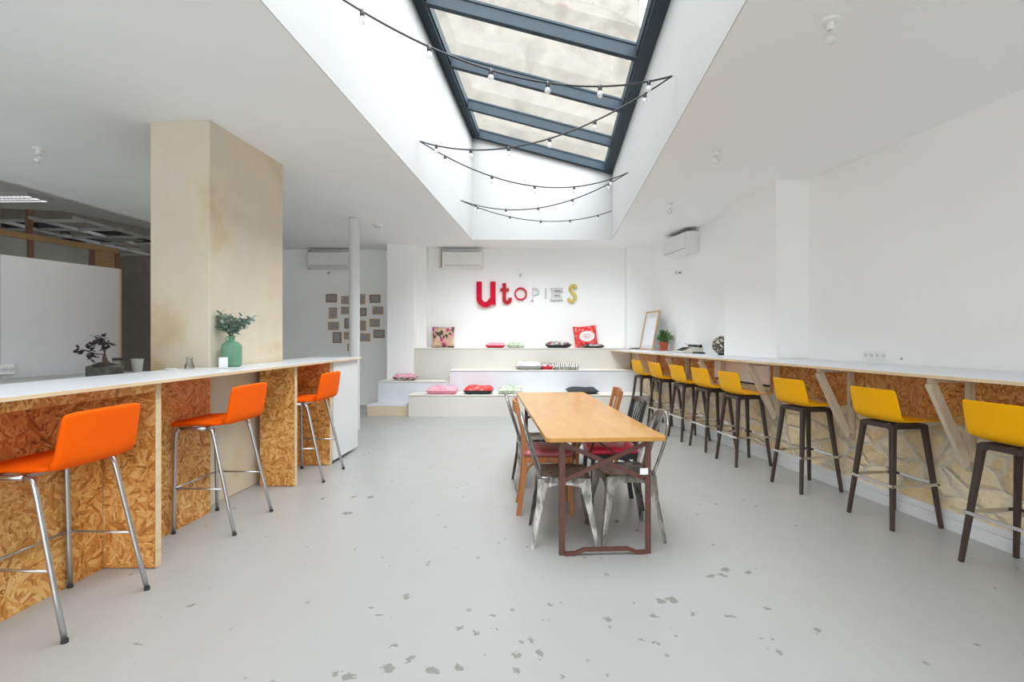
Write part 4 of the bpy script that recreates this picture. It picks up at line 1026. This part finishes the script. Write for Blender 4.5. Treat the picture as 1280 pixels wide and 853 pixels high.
# ------------------------------------------------------------------ pictures in the recess
pics = [(131, 362, 40, 30), (183, 369, 32, 30), (244, 366, 24, 38), (291, 364, 40, 30), (137, 416, 30, 40), (183, 407, 34, 28), (247, 413, 26, 30), (302, 407, 40, 30),
        (139, 464, 40, 30), (190, 455, 22, 38), (246, 463, 24, 38), (290, 453, 38, 30), (152, 507, 32, 40), (188, 500, 22, 28), (254, 506, 40, 30), (306, 493, 40, 30), (199, 543, 20, 28)]
rows = ['top row', 'second row', 'third row', 'fourth row', 'bottom row']; cols = ['leftmost', 'left of the pole', 'just right of the pole', 'rightmost']
for i, (cx, cy, w_, h_) in enumerate(pics):
    x, y, z = wallz(370 + cx / 2.943, 250 + cy / 2.943, YR); w_ = w_ / 2.943 * YR / F; h_ = h_ / 2.943 * YR / F
    r = min(4, i // 4); lab = f'small wood-framed grey print in the recess, {rows[r]}, {cols[i % 4]}' if i < 16 else 'small wood-framed print peeking out low behind the white pole, alone in the bottom row'
    o = thing('picture_frame', (x, YR - .001, z), lab, 'picture', 'small framed prints in the recess')
    f = MB(); e = .022
    f.box(-w_ / 2, w_ / 2, -.018, 0, h_ / 2 - e, h_ / 2); f.box(-w_ / 2, w_ / 2, -.018, 0, -h_ / 2, -h_ / 2 + e)
    f.box(-w_ / 2, -w_ / 2 + e, -.018, 0, -h_ / 2 + e, h_ / 2 - e); f.box(w_ / 2 - e, w_ / 2, -.018, 0, -h_ / 2 + e, h_ / 2 - e)
    f.build('frame', M['frame' if i % 3 else 'framed'], o)
    MB().box(-w_ / 2 + e, w_ / 2 - e, -.008, -.002, -h_ / 2 + e, h_ / 2 - e).build('print', M['greyprint'], o)

# ------------------------------------------------------------------ things on the wall counter
CT = 1.13
Yf = 9.60
fo = thing('leaning_picture', (*W(3.84, Yf + .13), CT), 'tall light wood frame with white sheet leaning on the wall at the far counter end', 'picture', rot=(R(0), R(11), ang))
def fb(nm, y0, y1, z0, z1, x0, x1, m, z_=0):
    return MB().box(x0, x1, y0, y1, z0, z1).build(nm, m, fo)
f = MB(); w_, h_, e = .31, .74, .028
f.box(-.012, .012, -w_, w_, 0, e); f.box(-.012, .012, -w_, w_, h_ - e, h_); f.box(-.012, .012, -w_, -w_ + e, e, h_ - e); f.box(-.012, .012, w_ - e, w_, e, h_ - e)
f.build('frame', M['frame'], fo)
MB().box(0, .008, -w_ + e, w_ - e, e, h_ - e).build('mat_board', M['white'], fo)
MB().box(-.003, -.0005, -w_ + .085, w_ - .085, e + .06, h_ - .13).build('sheet', M['paper'], fo)
MB().box(-.003, -.0005, -.04, .04, h_ - .09, h_ - .078).build('heading', M['greyline'], fo)

def leaves(pts, size, mb, rnd=1.0):
    for p in pts:
        a = random.uniform(0, 6.28); b = random.uniform(-.9, .9)
        d = Vector((math.cos(a) * math.cos(b), math.sin(a) * math.cos(b), math.sin(b)))
        s = d.cross(Vector((0, 0, 1))).normalized(); n = s.cross(d); k = size * random.uniform(.7, 1.25)
        p = Vector(p); 
        mb.add([p, p + d * k * .35 + s * k * .30 + n * k * .05, p + d * k * .75 + s * k * .24, p + d * k, p + d * k * .75 - s * k * .24, p + d * k * .35 - s * k * .30 + n * k * .05, p + d * k * .5 - n * k * .05],
               [(0, 1, 6), (1, 2, 6), (2, 3, 6), (3, 4, 6), (4, 5, 6), (5, 0, 6)])
pp = thing('potted_plant', (*W(3.965, 9.25), CT), 'small leafy green plant in a terracotta pot beside the leaning frame', 'plant')
MB().lathe([(.085, 0), (.092, .0), (.092, .016), (.075, .016)], 24).build('saucer', M['terra'], pp, smooth=True, auto=30)
MB().lathe([(.05, .016), (.058, .016), (.076, .115), (.084, .115), (.084, .15), (.074, .15), (.068, .13)], 24).build('pot', M['terra'], pp, smooth=True, auto=30)
MB().lathe([(.0, .128), (.069, .132)], 20).build('soil', M['soil'], pp)
m_ = MB(); st_ = MB()
for k in range(16):
    a = random.uniform(0, 6.28); r = random.uniform(.03, .10); z = random.uniform(.2, .35)
    tip = Vector((r * math.cos(a), r * math.sin(a), z)); st_.tube([(0, 0, .13), tip * .5 + Vector((0, 0, .08)), tip], .003, 5)
    leaves([tip + Vector((random.gauss(0, .028), random.gauss(0, .028), random.gauss(0, .03))) for _ in range(22)], .050, m_)
st_.build('stems', M['leaf'], pp); m_.build('foliage', M['leaf'], pp)

tw = thing('typewriter', (*W(3.86, 8.08), CT), 'old cream portable typewriter on the wall counter beyond the pilaster', 'typewriter', rz=ang + R(-95))
MB().prism([(-.17, .004), (.15, .004), (.15, .07), (.10, .095), (-.02, .085), (-.17, .025)], -.175, .175, fn=lambda p, z: (z, p[0], p[1])).build('body', M['twcream'], tw, bevel=.008)
k_ = MB()
for r in range(4):
    for c in range(10): k_.lathe([(.011, 0), (.011, .01)], 8, (-.14 + c * .03 + r * .006, -.145 + r * .03, .034 + r * .014))
k_.build('keys', M['black'], tw)['kind'] = 'stuff'
MB().tube([(-.20, .09, .105), (.20, .09, .105)], .021, 16).build('platen', M['black'], tw, smooth=True, auto=50)
for s in (-1, 1): MB().tube([(s * .20, .09, .105), (s * .225, .09, .105)], .026, 16).build('platen_knob', M['black'], tw, smooth=True, auto=50)
MB().tube([(-.19, .07, .115), (-.235, .02, .145)], .006, 6).build('return_lever', M['chrome'], tw)
MB().box(-.13, .13, .045, .06, .085, .125).build('paper_table', M['black'], tw)
ph = thing('small_device', (*W(3.80, 7.66), CT), 'small flat black device on the wall counter beside the typewriter', 'device', rz=ang)
MB().box(-.045, .045, -.11, .11, 0, .022).build('body', M['black'], ph, bevel=.006)
MB().box(-.035, .035, -.09, .09, .0221, .026).build('face', M['vent'], ph)
ba = thing('decorative_ball', (*W(3.83, 7.09), CT), 'black ball with cream doodled pattern half hidden by the pilaster', 'ornament')
MB().lathe([(.001, .008)] + [(.125 * math.sin(R(t)), .133 - .125 * math.cos(R(t))) for t in range(12, 180, 8)] + [(.001, .258)], 36).build('sphere', M['doodle'], ba, smooth=True)
MB().lathe([(.05, 0), (.055, 0), (.045, .016), (.03, .016)], 24).build('foot_ring', M['black'], ba, smooth=True, auto=40)

# ------------------------------------------------------------------ things on the bar
va = thing('glass_vase', (-2.335, 4.33, CT), 'green glass bottle vase on the bar against the concrete column', 'vase')
MB().lathe([(.001, .004), (.06, .0), (.074, .008), (.079, .03), (.079, .15), (.074, .18), (.055, .203), (.028, .215), (.024, .222), (.024, .245), (.031, .250), (.031, .256), (.021, .256), (.019, .225), (.05, .198), (.070, .175), (.075, .15), (.075, .03), (.06, .008), (.001, .008)], 36).build('bottle', M['gglass'], va, smooth=True)
MB().tube(spline([(-.022, 0, .245), (-.045, 0, .243), (-.048, 0, .222), (-.032, 0, .212)], 4), .005, 8).build('handle', M['gglass'], va, smooth=True)
eu = thing('eucalyptus_branches', (-2.345, 4.33, CT + .02), 'grey-green eucalyptus sprigs standing in the green bottle vase', 'plant')
m_ = MB(); st_ = MB()
for tip in [(-.10, .0, .40), (-.13, .02, .36), (-.06, -.03, .43), (-.02, .03, .40), (.03, -.02, .38), (.08, .0, .39), (.14, .02, .37), (.19, -.01, .39), (.05, .04, .34), (-.09, -.02, .31), (.10, -.03, .33), (-.04, -.05, .35)]:
    q = spline([(random.uniform(-.012, .012), random.uniform(-.01, .01), .02), (tip[0] * .08, tip[1] * .1, .235), (tip[0] * .6, tip[1] * .6, .28 + (tip[2] - .28) * .5), tip], 6); st_.tube(q, .0025, 5)
    pts = []
    for p in q[8:]:
        for _ in range(4): pts.append(p + Vector((random.gauss(0, .012), random.gauss(0, .012), random.gauss(0, .012))))
    leaves(pts, .042, m_)
st_.build('stems', M['bark'], eu); m_.build('foliage', M['euca'], eu)
cd = thing('card_holder', (-2.265, 4.08, CT), 'small white card stand in front of the green vase', 'card holder', rz=R(8))
MB().box(-.032, .032, -.003, .003, .0, .088).build('card', M['paper'], cd)
MB().box(-.034, .034, -.02, .02, -.0, .004).build('base', M['cglass'], cd)
ca = thing('glass_carafe', (-2.50, 4.03, CT), 'small clear glass carafe on the bar before the column', 'carafe')
MB().lathe([(.001, .003), (.034, 0), (.036, .012), (.024, .045), (.020, .07), (.024, .088), (.022, .088), (.018, .07), (.022, .045), (.033, .012), (.001, .006)], 24).build('body', M['cglass'], ca, smooth=True)
di = thing('small_dish', (-2.515, 3.84, CT), 'low white dish on the bar left of the glass carafe', 'dish')
MB().lathe([(.001, .003), (.03, 0), (.042, .014), (.040, .014), (.028, .005), (.001, .005)], 24).build('bowl', M['white'], di, smooth=True)
RT = 1.07
bo = thing('bonsai_tree', (-2.90, 3.70, RT), 'small bonsai with sparse dark leaves in a stone pot behind the bar', 'plant', rz=R(-5))
MB().prism([(-.10, -.055), (.085, -.06), (.10, .05), (-.09, .06)], 0, .105).build('pot', M['stonepot'], bo, bevel=.012)
MB().lathe([(.001, .132), (.03, .128), (.07, .112), (.08, .105)], 16).build('soil', M['soil'], bo)
tr = MB().tube(spline([(.01, 0, .11), (.005, 0, .14), (.0, 0, .165), (.003, 0, .185)], 4), [.022] * 4 + [.015] * 4 + [.010] * 4 + [.007], 10)
brs = [[(.003, 0, .183), (-.06, .01, .185), (-.11, 0, .20), (-.16, 0, .215), (-.205, .01, .205)], [(.003, 0, .183), (-.01, 0, .23), (-.045, .01, .27), (-.08, 0, .285)], [(.003, 0, .183), (.0, .01, .225), (.03, 0, .25)], [(-.045, .01, .27), (-.09, 0, .25), (-.12, 0, .235)], [(-.08, 0, .187), (-.10, 0, .17)], [(-.01, 0, .23), (.0, 0, .27), (-.02, 0, .30)]]
m_ = MB()
for q in brs:
    q = spline(q, 4); tr.tube(q, .0035, 6)
    e = q[-1]; leaves([e + Vector((random.gauss(0, .014), random.gauss(0, .014), random.gauss(0, .012))) for _ in range(13)], .042, m_)
    mid = q[len(q) // 2]; leaves([mid + Vector((random.gauss(0, .012), random.gauss(0, .012), random.gauss(.004, .01))) for _ in range(6)], .036, m_)
tr.build('trunk', M['bark'], bo, smooth=True); m_.build('foliage', M['dleaf'], bo)
gl = thing('tumbler', (-2.86, 3.97, RT), 'grey conical cup behind the bar at the column edge', 'cup')
MB().lathe([(.001, .002), (.028, 0), (.040, .135), (.043, .135), (.043, .14), (.038, .14), (.026, .006), (.001, .006)], 24).build('body', M['soffit'], gl, smooth=True, auto=40)
gl = thing('glass_jar', (-2.97, 3.92, RT), 'dark smoky glass jar behind the bar beside the conical cup', 'jar')
MB().lathe([(.001, .002), (.036, 0), (.038, .12), (.034, .125), (.034, .14), (.031, .14), (.031, .12), (.033, .01), (.001, .006)], 24).build('body', M['cglass'], gl, smooth=True, auto=40)
MB().lathe([(.036, .13), (.036, .15), (.001, .152)], 20).build('lid', M['black'], gl, smooth=True, auto=40)
tr_ = thing('tray', (-2.80, 3.80, RT), 'low dark tray beside the bonsai pot', 'tray')
MB().lathe([(.001, .002), (.06, 0), (.085, .025), (.082, .025), (.058, .006), (.001, .006)], 24).build('body', M['black'], tr_, smooth=True, auto=40)

# ------------------------------------------------------------------ light
w = bpy.data.worlds.new('World'); S.world = w; w.use_nodes = True
bg = w.node_tree.nodes['Background']; bg.inputs[1].default_value = 6.3
wt_ = w.node_tree; tc = wt_.nodes.new('ShaderNodeTexCoord'); sx = wt_.nodes.new('ShaderNodeSeparateXYZ'); rp = wt_.nodes.new('ShaderNodeValToRGB')
wt_.links.new(tc.outputs['Generated'], sx.inputs[0]); wt_.links.new(sx.outputs['Z'], rp.inputs[0]); dt = wt_.nodes.new('ShaderNodeVectorMath'); dt.operation = 'DOT_PRODUCT'; wt_.links.new(tc.outputs['Generated'], dt.inputs[0])
dt.inputs[1].default_value = Vector((-.05, -.80, .60)).normalized()
mx = wt_.nodes.new('ShaderNodeMath'); mx.operation = 'MAXIMUM'; wt_.links.new(dt.outputs['Value'], mx.inputs[0]); mx.inputs[1].default_value = 0
pw = wt_.nodes.new('ShaderNodeMath'); pw.operation = 'POWER'; wt_.links.new(mx.outputs[0], pw.inputs[0]); pw.inputs[1].default_value = 6
gl_ = wt_.nodes.new('ShaderNodeMath'); gl_.operation = 'MULTIPLY_ADD'; wt_.links.new(pw.outputs[0], gl_.inputs[0]); gl_.inputs[1].default_value = .9; gl_.inputs[2].default_value = 1
sc_ = wt_.nodes.new('ShaderNodeVectorMath'); sc_.operation = 'SCALE'; wt_.links.new(rp.outputs[0], sc_.inputs[0]); wt_.links.new(gl_.outputs[0], sc_.inputs['Scale'])
wt_.links.new(sc_.outputs[0], bg.inputs[0])
e = rp.color_ramp.elements; e.new(.45); e[1].color = (.75, .785, .82, 1); e[1].position = .45; e = [e[0], e[2]]; e[0].position = 0.0; e[0].color = (.34, .35, .36, 1); e[1].position = 1.0; e[1].color = (.94, .975, 1, 1)
def portal(loc, rot, sx, sy, nm):
    l = bpy.data.lights.new(nm, 'AREA'); l.shape = 'RECTANGLE'; l.size = sx; l.size_y = sy
    l.cycles.is_portal = True
    o = bpy.data.objects.new(nm, l); o.location = loc; o.rotation_euler = rot; COL.objects.link(o); return o
slope = math.atan((5.0 - 4.33) / 2.55)
xm = (SL(5.07)[0] + SR(5.07)[0]) / 2
xm = (SL(4.8)[0] + SR(4.8)[0]) / 2
portal((xm, 4.8, 4.665 + .30), (0, slope, -math.atan(KS)), 2.9, 9.7, 'roof_portal')
portal((-.4, Y0 - .3, 1.75), (R(90), 0, 0), 5.7, 1.8, 'front_portal')

# ------------------------------------------------------------------ camera
cam = bpy.data.cameras.new('Camera'); co = bpy.data.objects.new('Camera', cam); COL.objects.link(co)
cam.sensor_width = 36; cam.lens = F / 1280 * 36; cam.shift_y = -(426.5 - HZ) / 1280
co.location = (0, 0, H); co.rotation_euler = (R(90), 0, 0); cam.clip_end = 200; cam.clip_start = .05
S.camera = co
S.view_settings.view_transform = 'Standard'; S.view_settings.look = 'None'; S.view_settings.gamma = 1
S.view_settings.exposure = 0.66; S.view_settings.use_curve_mapping = False
S.cycles.use_denoising = True
S.cycles.max_bounces = 14; S.cycles.diffuse_bounces = 12; S.cycles.transparent_max_bounces = 16
S.cycles.caustics_reflective = False; S.cycles.caustics_refractive = False
S.cycles.sample_clamp_indirect = 8
